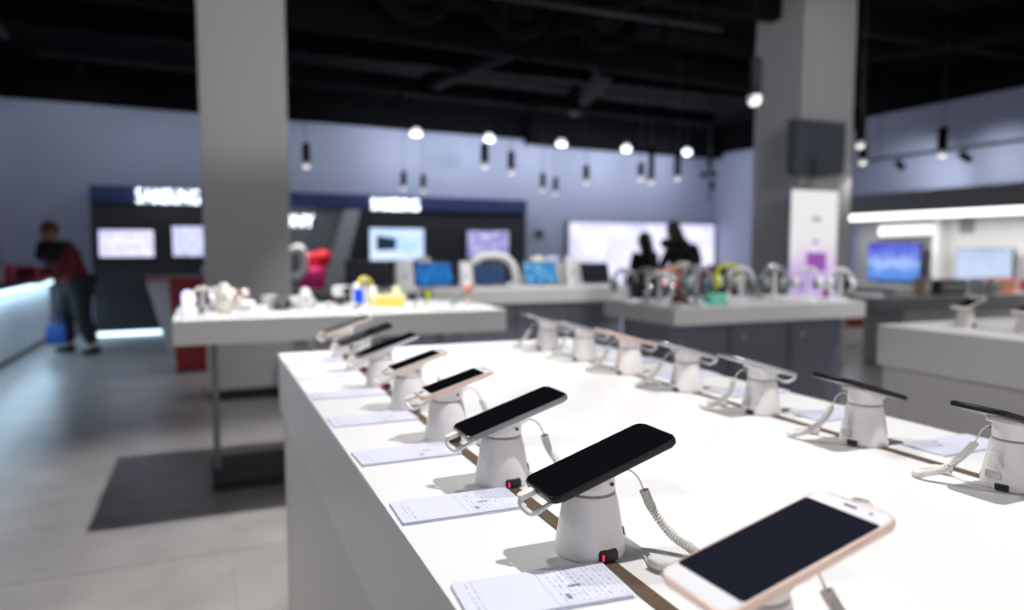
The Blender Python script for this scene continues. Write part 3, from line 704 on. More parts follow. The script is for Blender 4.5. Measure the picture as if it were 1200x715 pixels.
# ------------------------------------------------------------------ column poster and sign box
P_PO = P_C2.moved(0.05)
lb = thing('poster_lightbox', 'tall lit poster with purple middle on the right column', 'light box', P_PO.pt(P_PO.hit(952, 424)[0], P_PO.hit(952, 424)[1]))
uu, zz = P_PO.hit(952, 424)
(a, _), (c, _) = P_PO.hit(925, 320), P_PO.hit(979, 320); h = P_PO.hit(952, 223)[1]-zz
MB().box((a-uu-0.02, 0.0, -0.02), (c-uu+0.02, 0.05, h+0.02), 0.008).build('frame', 'steel', lb)
def poster_mat():
    m, nt, b = new_mat('lit poster print')
    tc = nt.nodes.new('ShaderNodeTexCoord'); sep = nt.nodes.new('ShaderNodeSeparateXYZ'); nt.links.new(tc.outputs['Generated'], sep.inputs[0])
    n = nt.nodes.new('ShaderNodeTexNoise'); n.inputs['Scale'].default_value = 6; n.inputs['Distortion'].default_value = 1; nt.links.new(tc.outputs['Generated'], n.inputs['Vector'])
    ad = nt.nodes.new('ShaderNodeMath'); ad.operation = 'MULTIPLY_ADD'; ad.inputs[1].default_value = 0.22; nt.links.new(n.outputs['Fac'], ad.inputs[0]); nt.links.new(sep.outputs['Z'], ad.inputs[2])
    cr = nt.nodes.new('ShaderNodeValToRGB'); st = [(0.12, (0.72, 0.90, 1.0)), (0.28, (0.75, 0.80, 1.0)), (0.44, (0.70, 0.88, 1.0)), (0.56, (0.55, 0.30, 0.85)), (0.68, (0.75, 0.60, 0.92)), (0.80, (0.95, 0.92, 0.95)), (1.0, (0.98, 0.95, 0.96))]
    el = cr.color_ramp.elements
    while len(el) < len(st): el.new(0.5)
    for e, (p, cc_) in zip(el, st): e.position = p; e.color = (*cc_, 1)
    nt.links.new(ad.outputs[0], cr.inputs['Fac']); b.inputs['Base Color'].default_value = (0.05, 0.05, 0.05, 1)
    nt.links.new(cr.outputs['Color'], b.inputs['Emission Color']); b.inputs['Emission Strength'].default_value = 0.74
    return m
pf = MB().box((a-uu, -0.004, 0), (c-uu, 0.001, h)).build('poster_face', poster_mat(), lb)
for (x0, y0, x1, y1, mm) in ((944, 296, 968, 318, 'purpleprint'), (951, 255, 962, 259, 'greyprint'), (952, 281, 958, 286, 'greyprint'), (938, 385, 944, 402, 'lilacprint'), (958, 383, 963, 402, 'purpleprint2')):
    if mm not in M: M[mm] = mat(mm, (0.3, 0.1, 0.4), 0.5, emit=0.6, ecol={'purpleprint': (0.38, 0.10, 0.52), 'greyprint': (0.35, 0.35, 0.42), 'lilacprint': (0.5, 0.55, 0.95), 'purpleprint2': (0.35, 0.35, 0.85)}[mm])
    (p, q), (r_, s_) = P_PO.hit(x0, y1), P_PO.hit(x1, y0)
    MB().box((p-uu, -0.006, q-zz), (r_-uu, -0.004, s_-zz), 0.0005).build('printed_shape', mm, pf)
P_SB = P_C2.moved(0.12); uu, zz = P_SB.hit(960, 203); (a, _), (c, _) = P_SB.hit(932, 203), P_SB.hit(990, 203); h = P_SB.hit(960, 141)[1]-zz
sb = thing('sign_box', 'dark blue grey rounded box high on the right column', 'sign box', P_SB.pt(uu, zz))
M['slatepanel'] = mat('slate panel', (0.10, 0.12, 0.145), 0.5)
MB().prism([(a-uu+0.03, -0.02), (0, -0.035), (c-uu-0.03, 0.0), (c-uu, 0.04), (c-uu, h), (a-uu, h), (a-uu, 0.03)], -0.13, 0, 0.01, RX(PI/2)).build('housing', 'slatepanel', sb)
MB().box((a-uu+0.03, -0.004, 0.05), (c-uu-0.03, 0.0, h-0.03), 0.002).build('face', 'slatepanel', sb)

# ------------------------------------------------------------------ right shelving bay
P_CAN = Plane(9.3, 0, -PI/2); P_RW = Plane(10.12, 0, -PI/2)
bay = thing('shelving_bay', 'lit white shelving bay with grey canopy on the right wall', 'shelving bay', (9.3, 9.0, 0), -PI/2)
BL = 5.6
MB().box((0, 0, 1.80), (BL, 0.88, 2.10), 0.01).build('canopy', 'greypanel', bay)
MB().box((0.02, 0.005, 1.715), (BL, 0.10, 1.80)).build('lit_strip', 'strip', bay)
MB().box((0, 0.82, 0), (BL, 0.88, 1.80)).build('back_panel', 'lightgrey', bay)
M['bayback'] = mat('white bay panel', (0.78, 0.78, 0.78), 0.6)
u, _ = P_RW.hit(1112, 300); u += 9.0
MB().box((u, 0.80, 0.3), (BL, 0.82, 1.80)).build('white_panel', 'bayback', bay)
ug0, _ = P_RW.hit(1028, 300); ug1, _ = P_RW.hit(1108, 300)
MB().box((ug0+9.0, 0.80, 0.3), (ug1+9.0, 0.82, 1.72)).build('grey_panel', 'greypanel', bay)
uv0, _ = P_RW.hit(1127, 260); uv1, _ = P_RW.hit(1145, 260)
for i in range(5):
    MB().box((uv0+9+(uv1-uv0)*i/5, 0.785, 1.50), (uv0+9+(uv1-uv0)*(i+0.55)/5, 0.80, 1.72)).build('vent_slat', 'greypanel', bay)
MB().box((0, 0.25, 0.0), (BL, 0.82, 0.72), 0.005).build('base_cabinet', 'lightgrey', bay)
for x in (u-0.06, BL): MB().box((x-0.05, 0.60, 0.72), (x+0.05, 0.82, 1.80)).build('upright', 'bayback', bay)
l = bpy.data.lights.new('lamp_light', 'AREA'); l.shape = 'RECTANGLE'; l.size = BL-0.2; l.size_y = 0.08; l.energy = 32; l.color = (1, 0.98, 0.96)
lo = bpy.data.objects.new('lamp_light', l); COL.objects.link(lo); lo.parent = bay; lo.location = (BL/2, 0.2, 1.70)
# illegible lit lettering: rounded lit blocks the size of its letters
sg, loc = wall_thing('wall_sign', 'blurred white lettered sign above the blue television', 'sign', P_RW.moved(0.12), 1030, 277)
xs = [loc(x, 277)[0] for x in (1030, 1040, 1050, 1060, 1070, 1080, 1090, 1101)]
for i in range(7):
    h0 = loc(1035+10*i, 277.5-0.35*i)[1]; h1 = loc(1035+10*i, 264-0.35*i)[1]
    MB().box((xs[i]+0.012, -0.04, h0), (xs[i+1]-0.012, 0, h1), 0.03).build('letter_block', 'dimsign', sg)
MB().box((xs[0], 0.0, loc(1060, 273)[1]), (xs[-1], 0.10, loc(1060, 266)[1])).build('backing_rail', 'greypanel', sg)
mount = screen_mat('blue mountain screen', [(0.15, (0.10, 0.25, 0.75)), (0.36, (0.12, 0.30, 0.80)), (0.46, (0.42, 0.58, 0.95)), (0.58, (0.16, 0.24, 0.80)), (0.80, (0.05, 0.05, 0.55))], 0.9, 2.5, 1.5, 4, 0.55)
pale = screen_mat('pale blue screen', [(0.3, (0.42, 0.58, 0.88)), (0.5, (0.62, 0.73, 0.92)), (0.7, (0.58, 0.66, 0.95))], 0.85, 1.5, 0.5, 6)
tv('television with blue mountain picture in the right bay', P_RW.moved(0.18), 1018, 284, 1083, 330, mount)
tv('television with pale blue picture near the right border', P_RW.moved(0.12), 1121, 291, 1191, 333, pale)

# shelf counter in front of the bay
P_SH = Plane(0, 5.45, 0.0)
(a, z0), (c, _) = P_SH.hit(1043, 347), P_SH.hit(1290, 347)
c = min(c, 9.2); zsh = P_SH.hit(1120, 347)[1]
sh = thing('shelf_counter', 'grey fronted counter before the right shelving bay', 'counter', (a, 5.45, 0))
MB().box((0, 0, zsh-0.006), (c-a, 0.7, zsh), 0.002).build('counter_top', 'laminate', sh); MB().box((0, 0, zsh-0.13), (c-a, 0.7, zsh-0.006), 0.002).build('apron', 'greypanel', sh)
MB().box((0.35, 0.1, 0), (c-a-0.1, 0.62, zsh-0.13)).build('body', 'lightgrey', sh)
def on_shelf(px): return P_SH.hit(px, 347)[0]
def box_item(name, label, cat, loc, w, d, h, m, m2, group=None, rz=0.0):
    o = thing(name, label, cat, loc, rz, group)
    MB().box((-w/2, -d/2, 0), (w/2, d/2, h), min(w, d, h)*0.12).build('body', m, o)
    MB().box((-w/2*0.8, -d/2-0.003, h*0.25), (w/2*0.8, -d/2, h*0.8), 0.001).build('front_face', m2, o)
    MB().box((-w/2*0.96, -d/2*0.96, h-0.001), (w/2*0.96, d/2*0.96, h+0.004), 0.001).build('lid', m, o)
    return o
SY = 5.45+0.25
for (px, w, h, m, m2, lab) in ((1052, 0.30, 0.10, 'lightgrey2', 'white', 'low pale box at the left end of the right bay counter'), (1080, 0.10, 0.20, 'tan', 'cream', 'small tan carton on the right bay counter'), (1110, 0.48, 0.17, 'charcoal', 'grey', 'wide black device on the right bay counter'),
                            (1145, 0.09, 0.17, 'white', 'lightgrey2', 'narrow white carton right of the wide black device'), (1170, 0.42, 0.17, 'orange', 'copper', 'orange box on the right bay counter'), (1206, 0.16, 0.14, 'coral', 'palepink', 'coral red box at the right border')):
    x = on_shelf(px)
    box_item('display_box', lab, 'box', (x*(SY/5.45), SY, zsh), w, 0.16, h, m, m2, 'boxes on the right bay counter')
o = thing('round_speaker', 'round white speaker in front of the orange box', 'speaker', (on_shelf(1172), 5.53, zsh))
MB().sphere((0, 0, 0.075), 0.075, 20).build('shell', 'white', o, True); MB().cone(0.05, 0.05, 0, 0.01, 20).build('foot', 'lightgrey2', o); MB().cone(0.035, 0.03, 0, 0.012, 20, T(0, -0.068, 0.08) @ RX(PI/2)).build('driver', 'grey', o)
# red topped low plinth
pp = at_z(985, 374, 0.36)
rp = thing('low_plinth', 'low white plinth with a red top band behind the right column', 'plinth', (pp.x, pp.y, 0))
MB().box((-0.1, 0, 0), (1.4, 0.7, 0.25), 0.005).build('body', 'laminate', rp); MB().box((-0.12, -0.02, 0.25), (1.42, 0.72, 0.36), 0.005).build('red_band', 'redpaint', rp)

# ------------------------------------------------------------------ left counter, kiosk
CY0, CY1, CX = 6.2, 12.0, -2.0
cl = thing('service_counter', 'long counter with glowing blue white front on the left', 'counter', (CX-0.33, (CY0+CY1)/2, 0)); d = (CY1-CY0)/2
MB().box((-0.36, -d, 0.84), (0.36, d, 0.885), 0.006).build('counter_top', 'darkwall', cl)
M['front'] = mat('white counter front', (0.82, 0.86, 0.90), 0.4)
MB().box((-0.30, -d+0.03, 0.06), (0.29, d-0.03, 0.84), 0.01).build('front_body', 'front', cl)
MB().box((0.292, -d+0.03, 0.795), (0.335, d-0.01, 0.838)).build('light_strip', 'bluestrip', cl)
MB().box((-0.25, -d+0.06, 0.0), (0.26, d-0.06, 0.06)).build('plinth', 'plinth', cl)
l = bpy.data.lights.new('lamp_light', 'AREA'); l.shape = 'RECTANGLE'; l.size = 0.03; l.size_y = 2*d-0.1; l.energy = 18; l.color = (0.55, 0.80, 1.0)
lo = bpy.data.objects.new('lamp_light', l); COL.objects.link(lo); lo.parent = cl; lo.location = (0.345, 0, 0.79); lo.rotation_euler = (0, -0.5, 0)
for (px, py, w, h, m, m2, lab) in ((3, 326, 0.22, 0.20, 'white', 'palepink', 'white box with pink front at the left border'), (17, 326, 0.13, 0.21, 'coral', 'pink', 'slim pink red box on the glowing counter'), (42, 325, 0.24, 0.17, 'brightred', 'darkred', 'red box on the glowing counter'), (57, 324, 0.22, 0.15, 'charcoal', 'darkred', 'dark box between the red box and the person')):
    p = at_y(px, py, 10.2+px*0.02); x = max(-2.55, min(-2.1, p.x))
    box_item('display_box', lab, 'box', (x, 9.7+px*0.03, 0.885), w, 0.16, h, m, m2, 'boxes on the glowing counter')
pk = at_z(207, 437, 0.0)
ks = thing('red_kiosk', 'red kiosk with a slanted white left edge behind the left column', 'kiosk', (pk.x, pk.y, 0))
P_K = Plane(pk.x, pk.y, 0.0)
def kz(px, py): return P_K.hit(px, py)
tl, tr, br_, bl = kz(198, 328), kz(262, 328), kz(262, 436), kz(208, 437)
MB().prism([tl, tr, (tr[0], 0.02), (bl[0], 0.02)], -0.45, 0, 0.006, RX(PI/2)).build('red_body', 'redpaint', ks)
wl0 = kz(171, 330)
MB().prism([wl0, (tl[0]-0.004, tl[1]), (bl[0]-0.004, 0.02), (bl[0]-0.03, 0.02)], -0.44, -0.02, 0.004, RX(PI/2)).build('white_edge', 'lightgrey', ks)
MB().box((wl0[0]-0.02, -0.01, tl[1]), (tr[0]+0.02, 0.46, tl[1]+0.025), 0.004).build('top_board', 'redpaint', ks)
MB().box((bl[0], 0.05, 0), (tr[0]-0.04, 0.40, 0.02)).build('plinth', 'plinth', ks)
box_item('display_box', 'small pale blue box on top of the red kiosk', 'box', (pk.x+0.33, pk.y+0.15, tl[1]+0.025), 0.12, 0.1, 0.10, 'lilac', 'white')
# red and pink padded seat with white curved arm, behind the accessory table
ps = at_y(362, 330, 8.6)
st = thing('padded_seat', 'bright red and pink padded seat with a white curved arm behind the accessory table', 'seat', (ps.x, 8.6, 0))
zb = ps.z
MB().box((-0.06, -0.05, zb+0.0), (0.20, 0.15, zb+0.34), 0.06, 3).build('backrest', 'brightred', st, True)
MB().sphere((0.17, 0.02, zb+0.27), 0.10, 16).build('head_cushion', 'brightred', st, True)
MB().box((-0.10, -0.14, zb-0.10), (0.17, 0.12, zb+0.16), 0.05, 3).build('seat_cushion', 'pink', st, True)
MB().tube(spline([(-0.20, -0.1, zb+0.36), (-0.10, -0.12, zb+0.38), (-0.06, -0.12, zb+0.24), (-0.09, -0.12, zb+0.10), (-0.18, -0.1, zb+0.06)], 24), 0.045, 12).build('curved_arm', 'white', st, True)
MB().lathe([(0.22, 0), (0.22, 0.03), (0.05, 0.05), (0.04, zb-0.1), (0.16, zb-0.1), (0.16, zb-0.08)], 20).build('pedestal', 'lightgrey2', st, True)

# ------------------------------------------------------------------ laptops and white display pieces on the far counter
def laptop(label, x, y, w, m, rz=0.0, tiltd=18):
    o = thing('laptop', label, 'laptop', (x, y, TH), rz, 'open laptops on the long counter'); h = w*0.64
    MB().prism(rrect(w, h, 0.012), 0.001, 0.016, 0.003).build('keyboard_base', 'silver', o, True)
    MB().box((-w*0.43, -h*0.02, 0.0155), (w*0.43, h*0.40, 0.0168)).build('keyboard', 'blackp', o)
    MB().box((-w*0.16, -h*0.42, 0.0155), (w*0.16, -h*0.1, 0.0166)).build('trackpad', 'lightgrey2', o)
    mt = T(0, h/2, 0.014) @ RX(math.radians(90-tiltd))
    ld = MB().prism([(p[0], p[1]+h/2) for p in rrect(w, h, 0.012)], -0.004, 0.004, 0.001, mt).build('lid', 'blackp', o, True)
    MB().box((-w/2+0.008, 0.012, 0.004), (w/2-0.008, h-0.008, 0.0048)).build('screen', m, ld, mtx=mt)
    MB().tube([(-w*0.3, h/2, 0.016), (w*0.3, h/2, 0.016)], 0.006, 8).build('hinge', 'blackp', o)
    return o
sc_blue = screen_mat('blue wave screen', [(0.3, (0.0, 0.03, 0.18)), (0.5, (0.0, 0.14, 0.50)), (0.7, (0.02, 0.30, 0.70))], 0.8, 2.2, 2.0, 11)
sc_navy = screen_mat('navy screen', [(0.3, (0.006, 0.03, 0.10)), (0.7, (0.012, 0.06, 0.18))], 0.8, 2, 1, 12)
sc_teal = screen_mat('teal blue screen', [(0.35, (0.0, 0.12, 0.55)), (0.5, (0.02, 0.28, 0.65)), (0.62, (0.22, 0.55, 0.75))], 0.8, 4, 0.3, 13)
sc_dark = screen_mat('very dark screen', [(0.3, (0.003, 0.004, 0.006)), (0.7, (0.005, 0.008, 0.016))], 0.8, 2, 1, 14)
def lx_at(px, Y): return at_y(px, 330, Y).x
yb = 5.82
for (px, w, m, lab) in ((435, 0.36, sc_dark, 'black screened laptop at the left end of the long counter'), (514, 0.33, sc_blue, 'laptop with bright blue wave picture'), (580, 0.30, sc_navy, 'laptop with navy screen under the white arch'), (641, 0.33, sc_teal, 'laptop with light and dark teal striped picture'), (705, 0.30, sc_dark, 'dark screened laptop at the right end of the long counter')):
    laptop(lab, lx_at(px, yb), yb, w, m)
def wedge(label, px, y, w, h, m='white', d=0.12):
    o = thing('display_holder', label, 'display holder', (min(lx_at(px, y), 3.34), y, TH), 0, 'white display holders on the long counter')
    MB().prism([(-d/2, 0), (d/2, 0), (d/2, h*0.5), (d*0.2, h), (0, h)], -w/2, w/2, 0.01, RZ(PI/2) @ RX(PI/2)).build('block', m, o, True)
    MB().box((-w*0.4, -d/2-0.02, 0.0), (w*0.4, -d/2+0.01, 0.012), 0.003).build('card_ledge', m, o)
    MB().cone(0.012, 0.012, 0, 0.01, 12, T(0, -d*0.3, h*0.42) @ RX(PI/2)).build('button', 'blue', o)
    return o
wedge('white display holder between black and blue laptops', 474, 6.0, 0.15, 0.24, 'white')
wedge('small white holder left of the blue wave laptop', 497, 6.08, 0.12, 0.26, 'lightgrey2')
wedge('grey white holder right of the blue wave laptop', 545, 5.9, 0.10, 0.22, 'white')
wedge('white holder between arch and teal striped laptop', 616, 6.15, 0.05, 0.17, 'white')
wedge('white holder just left of the rightmost laptop', 669, 6.14, 0.12, 0.26, 'white')
wedge('pale holder at the right end behind the rightmost laptop', 716, 6.16, 0.12, 0.22, 'white')
ar = thing('white_arch', 'white arched display frame around the navy laptop', 'display frame', (lx_at(578, 6.12), 6.12, TH))
MB().tube(spline([(-0.20, 0, 0.015), (-0.20, 0, 0.16), (-0.13, 0, 0.25), (0.08, 0, 0.26), (0.19, 0, 0.18), (0.235, 0, 0.015)], 40), 0.038, 12).build('arch', 'white', ar, True); MB().box((-0.25, -0.05, 0), (0.28, 0.05, 0.02), 0.005).build('foot', 'white', ar)
ar = thing('white_roll', 'pale lumpy packaging bundle behind the teal striped laptop', 'packaging', (lx_at(640, 6.12), 6.12, TH))
MB().box((-0.16, -0.04, 0), (0.16, 0.08, 0.20), 0.02).build('box', 'lightgrey2', ar)
for i, x in enumerate((-0.08, 0.07)): MB().sphere((x, 0.02, 0.225), 0.07, 16, (1.1, 0.7, 0.6)).build('bundle', 'cream' if i == 0 else 'lilac', ar, True)
for (px, lab) in ((470, 'white card lying before the leftmost laptops'), (555, 'white card lying left of the navy laptop'), (622, 'white card before the teal striped laptop'), (688, 'white card before the rightmost laptop')):
    c = thing('info_card', lab, 'card', (lx_at(px, 5.58), 5.58, TH), 0.05, 'white info cards on the long counter')
    MB().prism(rrect(0.20, 0.11, 0.004), 0, 0.012, 0.002).build('card_holder', 'white', c); MB().box((-0.09, -0.045, 0.012), (0.09, 0.045, 0.0135)).build('printed_face', 'paperside', c)

# ------------------------------------------------------------------ gadgets on the left accessory table
def t1x(px, y): return at_y(px, 355, y).x
def headphones(label, x, y, m_band, m_cup, m_pad, rz=0.0, s=1.0, stand='white', group='headphones on display stands'):
    o = thing('headphones', label, 'headphones', (x, y, TH), rz, group); o.scale = (s, s, s)
    arc = [(0.078*math.cos(a), 0, 0.125+0.085*math.sin(a)) for a in [PI*(i/28) for i in range(29)]]
    MB().tube(arc, 0.012, 10).build('headband', m_band, o, True)
    for sx in (-1, 1):
        mt = T(sx*0.074, 0, 0.105) @ RY(PI/2)
        c = MB().lathe([(0.012, -0.016), (0.042, -0.016), (0.047, 0.0), (0.042, 0.016), (0.012, 0.016)], 24, mt).build('ear_cup', m_cup, o, True)
        MB().lathe([(0.020, -0.010), (0.034, -0.009), (0.036, 0.0), (0.034, 0.009), (0.020, 0.010)], 24, T(sx*0.050, 0, 0.105) @ RY(PI/2)).build('ear_pad', m_pad, c, True)
        MB().box((sx*0.078-0.004, -0.006, 0.105), (sx*0.078+0.004, 0.006, 0.150), 0.002).build('slider', m_band, o)
    sd = MB().lathe([(0.055, 0), (0.055, 0.008), (0.012, 0.014), (0.010, 0.185), (0.020, 0.190), (0.020, 0.198)], 24).build('stand', stand, o, True)
    return o
def earbuds(label, x, y, m, m2, s=1.0):
    o = thing('earphone_stand', label, 'earphones', (x, y, TH)); o.scale = (s, s, s)
    MB().lathe([(0.05, 0), (0.05, 0.02), (0.02, 0.03), (0.012, 0.07), (0.02, 0.075)], 20).build('stand', 'white', o, True)
    for sx in (-1, 1):
        b_ = MB().sphere((sx*0.028, -0.01, 0.095), 0.022, 14).build('earbud', m, o, True); MB().sphere((sx*0.028, -0.030, 0.097), 0.011, 10).build('ear_tip', m2, b_, True)
    MB().tube(spline([(-0.028, 0, 0.09), (-0.035, 0.01, 0.05), (0, 0.02, 0.035), (0.035, 0.01, 0.05), (0.028, 0, 0.09)], 20), 0.003, 6).build('wire', m2, o, True)
    return o
def smart_speaker(label, x, y, m, h=0.16, r=0.045, m2='grey'):
    o = thing('smart_speaker', label, 'speaker', (x, y, TH))
    MB().lathe([(r*0.8, 0), (r, 0.01), (r*1.05, h*0.45), (r*0.9, h*0.8), (r*0.55, h*0.97), (r*0.2, h)], 24).build('shell', m, o, True)
    MB().lathe([(r*0.7, 0.0), (r*1.02, 0.006), (r*1.02, 0.012), (r*0.9, 0.014)], 24).build('foot_ring', m2, o, True); MB().cone(0.010, 0.008, 0, 0.006, 14, T(0, -r*0.98, h*0.55) @ RX(PI/2)).build('eye', m2, o)
    return o
def watch(label, x, y, m, mface, s=1.0):
    o = thing('smartwatch', label, 'smartwatch', (x, y, TH), 0.1); o.scale = (s, s, s)
    MB().prism(rrect(0.09, 0.09, 0.03), 0, 0.015, 0.004).build('foot', 'white', o, True)
    lp = [(0, 0.035*math.cos(a), 0.072+0.055*math.sin(a)) for a in [2*PI*i/32 for i in range(32)]]
    MB().tube(lp, 0.013, 8, True).build('strap', m, o, True)
    mt = T(0, -0.045, 0.072) @ RX(PI/2-0.2)
    cs = MB().prism(rrect(0.062, 0.085, 0.014), -0.006, 0.008, 0.003, mt).build('case', m, o, True); MB().prism(rrect(0.052, 0.074, 0.010), 0.008, 0.010, 0, mt).build('screen', mface, cs)
    return o
def action_camera(label, x, y, m, m2, rz=0.0, s=1.0):
    o = thing('small_camera', label, 'camera', (x, y, TH), rz); o.scale = (s, s, s)
    MB().lathe([(0.035, 0), (0.035, 0.006), (0.008, 0.010), (0.007, 0.05), (0.012, 0.052)], 18).build('stand', m2, o, True)
    MB().box((-0.045, -0.025, 0.05), (0.045, 0.025, 0.105), 0.008).build('body', m, o, True)
    ln = MB().lathe([(0.012, 0), (0.022, 0.002), (0.022, 0.022), (0.017, 0.022), (0.015, 0.012), (0.004, 0.012)], 20, T(0.012, -0.025, 0.078) @ RX(PI/2)).build('lens_barrel', m2, o, True)
    MB().cone(0.006, 0.005, 0, 0.006, 12, T(-0.028, -0.025, 0.09) @ RX(PI/2)).build('viewfinder', m2, o)
    return o
y1 = 4.0
o = thing('phone_dock', 'glowing lilac oval dock light at the left end of the gadget table', 'dock', (t1x(220, y1), y1, TH))
MB().prism(rrect(0.055, 0.11, 0.027, 8), -0.012, 0.012, 0.005, T(0, 0, 0.070) @ RX(PI/2-0.1)).build('oval_panel', mat('lilac glow', (0.6, 0.6, 0.95), 0.4, emit=0.8, ecol=(0.66, 0.62, 1.0)), o, True); MB().cone(0.04, 0.03, 0, 0.02, 20).build('foot', 'white', o)
headphones('small cream headphones beside the glowing lilac dock', t1x(237, y1+0.1), y1+0.1, 'cream', 'white', 'charcoal', 0.3, 0.62)
o = smart_speaker('small black speaker before the cream headphones', t1x(236, y1-0.15), y1-0.15, 'charcoal', 0.05, 0.016)
smart_speaker('tall cream rounded speaker on the gadget table', t1x(263, y1+0.05), y1+0.05, 'cream', 0.155, 0.038)
o = smart_speaker('grey rounded speaker left of the tall cream one', t1x(254, y1+0.2), y1+0.2, 'lightgrey2', 0.13, 0.045)
earbuds('pair of pinkish earphones on a stand right of the cream speaker', t1x(280, y1+0.1), y1+0.1, 'palepink', 'white', 1.05)
earbuds('white earphones on a stand before the pinkish ones', t1x(275, y1-0.12), y1-0.12, 'white', 'copper', 0.75)
smart_speaker('low white dome speaker right of the earphones', t1x(290, y1-0.1), y1-0.1, 'white', 0.075, 0.042)
action_camera('light grey camera on a stand near the column edge', t1x(316, y1), y1, 'lightgrey2', 'grey', 0.5, 0.85)
smart_speaker('dark low speaker beside the light grey camera', t1x(330, y1+0.1), y1+0.1, 'charcoal', 0.07, 0.05)
smart_speaker('round white headed device in front of the padded seat', t1x(358, y1), y1, 'white', 0.125, 0.032)
smart_speaker('wide pale low device beside the round white headed one', t1x(352, y1+0.2), y1+0.2, 'lightgrey2', 0.07, 0.085)
smart_speaker('tiny white dome left of the blue faced watch', t1x(385, y1-0.05), y1-0.05, 'white', 0.05, 0.018)
action_camera('white camera on a stand left of the blue faced watch', t1x(400, y1+0.3), y1+0.3, 'white', 'charcoal', 0.4, 1.1)
watch('white smartwatch with a bright blue face', t1x(417, y1), y1, 'white', mat('blue watch face', (0.0, 0.05, 0.55), 0.3, emit=0.35, ecol=(0.0, 0.08, 0.75)), 1.05)
headphones('yellow and white headphones behind the blue faced watch', t1x(428, y1+0.22), y1+0.22, 'yellow', 'white', 'white', 0.6, 0.78)
o = box_item('yellow_box', 'pale yellow box right of the yellow headphones', 'box', (t1x(453, y1+0.02), y1+0.02, TH), 0.20, 0.10, 0.075, 'paleyellow', 'yellow')
smart_speaker('small pale yellow bottle shaped speaker on the gadget table', t1x(465, y1+0.2), y1+0.2, 'paleyellow', 0.115, 0.026, 'yellow')
action_camera('black camera with bright lenses', t1x(486, y1), y1, 'charcoal', 'silver', 0.2, 0.80)
action_camera('second black camera with lime top', t1x(499, y1+0.05), y1+0.05, 'charcoal', 'lime', -0.2, 0.9)
o = thing('camera_grip', 'slate handheld grip with a copper ball head leaning at the table end', 'camera grip', (t1x(543, y1), y1, TH))
MB().tube([(-0.075, 0, 0.010), (0.015, 0, 0.085)], 0.012, 10).build('handle', 'slate', o, True); MB().sphere((0.025, 0, 0.098), 0.030, 16).build('ball_head', 'copper', o, True); MB().lathe([(0.03, 0), (0.03, 0.006), (0.008, 0.01), (0.008, 0.08)], 14, T(0.03, 0, 0)).build('stand', 'palepink', o, True)
for i, (px, yy, w) in enumerate(((230, 3.86, 0.13), (300, 3.84, 0.2), (372, 3.86, 0.16), (440, 3.84, 0.18), (515, 3.85, 0.16))):
    c = thing('acrylic_base', ('leftmost', 'second', 'third', 'fourth', 'rightmost')[i]+' low white base along the front of the gadget table', 'display base', (t1x(px, yy), yy, TH), 0, 'low white display bases')
    MB().prism(rrect(w, 0.11, 0.01), 0, 0.014, 0.003).build('block', 'white', c); MB().box((-w*0.35, -0.035, 0.014), (w*0.35, 0.02, 0.016)).build('label_card', 'paperside', c)

# headphones table
def t2x(px, y): return at_y(px, 345, y).x
y2 = 3.72
headphones('grey headphones at the left end of the headphone table', t2x(732, y2+0.26), y2+0.26, 'lightgrey2', 'grey', 'white', -0.40, 0.95)
headphones('black headphones with grey band, second from the left end', t2x(757, y2), y2, 'grey', 'charcoal', 'charcoal', -0.65, 1.0, 'lightgrey2')
headphones('silver headphones before the orange ones', t2x(772, y2-0.2), y2-0.2, 'white', 'silver', 'slate', -0.40, 0.92)
headphones('bright orange headphones on the headphone table', t2x(784, y2+0.12), y2+0.12, 'orange', 'orange', 'coral', -0.30, 1.0)
headphones('pale cream headphones behind the dark speaker', t2x(800, y2+0.33), y2+0.33, 'cream', 'lightgrey2', 'white', -0.58, 1.1)
smart_speaker('dark brown speaker at the front of the headphone table', t2x(797, y2-0.19), y2-0.19, 'brown', 0.10, 0.05)
headphones('large silver and blue headphones in the middle of the table', t2x(816, y2-0.1), y2-0.1, 'silver', 'slate', 'denim', -0.67, 1.1, 'lightgrey2')
box_item('teal_box', 'mint green rounded speaker box beside the lime headphones', 'speaker', (t2x(838, y2-0.24), y2-0.24, TH), 0.13, 0.08, 0.065, 'teal', 'teal')
headphones('lime yellow headphones on the headphone table', t2x(853, y2+0.22), y2+0.22, 'lime', 'lime', 'white', -0.40, 1.08)
headphones('white and dark grey headphones right of the lime ones', t2x(868, y2-0.02), y2-0.02, 'white', 'grey', 'charcoal', -0.44, 1.0)
headphones('small charcoal headphones before the right column', t2x(889, y2+0.1), y2+0.1, 'grey', 'charcoal', 'charcoal', -0.65, 0.65)
headphones('silver and slate headphones against the right column', t2x(907, y2), y2, 'silver', 'slate', 'lightgrey2', -0.46, 1.05)
headphones('white headphones in front of the lit poster', t2x(946, 3.62), 3.62, 'white', 'white', 'slate', -0.63, 0.98)
smart_speaker('small coral red bottle shaped speaker before the lit poster', t2x(968, 3.6), 3.6, 'coral', 0.085, 0.018)
headphones('white headphones with black pads at the right end of the table', t2x(984, 3.52), 3.52, 'white', 'white', 'charcoal', -0.40, 0.95)
for i, (px, w) in enumerate(((750, 0.05), (818, 0.06), (860, 0.16), (925, 0.2), (975, 0.15))):
    c = thing('acrylic_base', ('leftmost', 'second', 'middle', 'fourth', 'rightmost')[i]+' low white base along the front of the headphone table', 'display base', (max(t2x(px, 3.46), 2.47), 3.46 if px > 760 else 3.43, TH), 0, 'low white bases on the headphone table')
    MB().prism(rrect(w, 0.11, 0.01), 0, 0.02, 0.003).build('block', 'white', c); MB().box((-w*0.35, -0.035, 0.02), (w*0.35, 0.02, 0.022)).build('label_card', 'paperside', c)

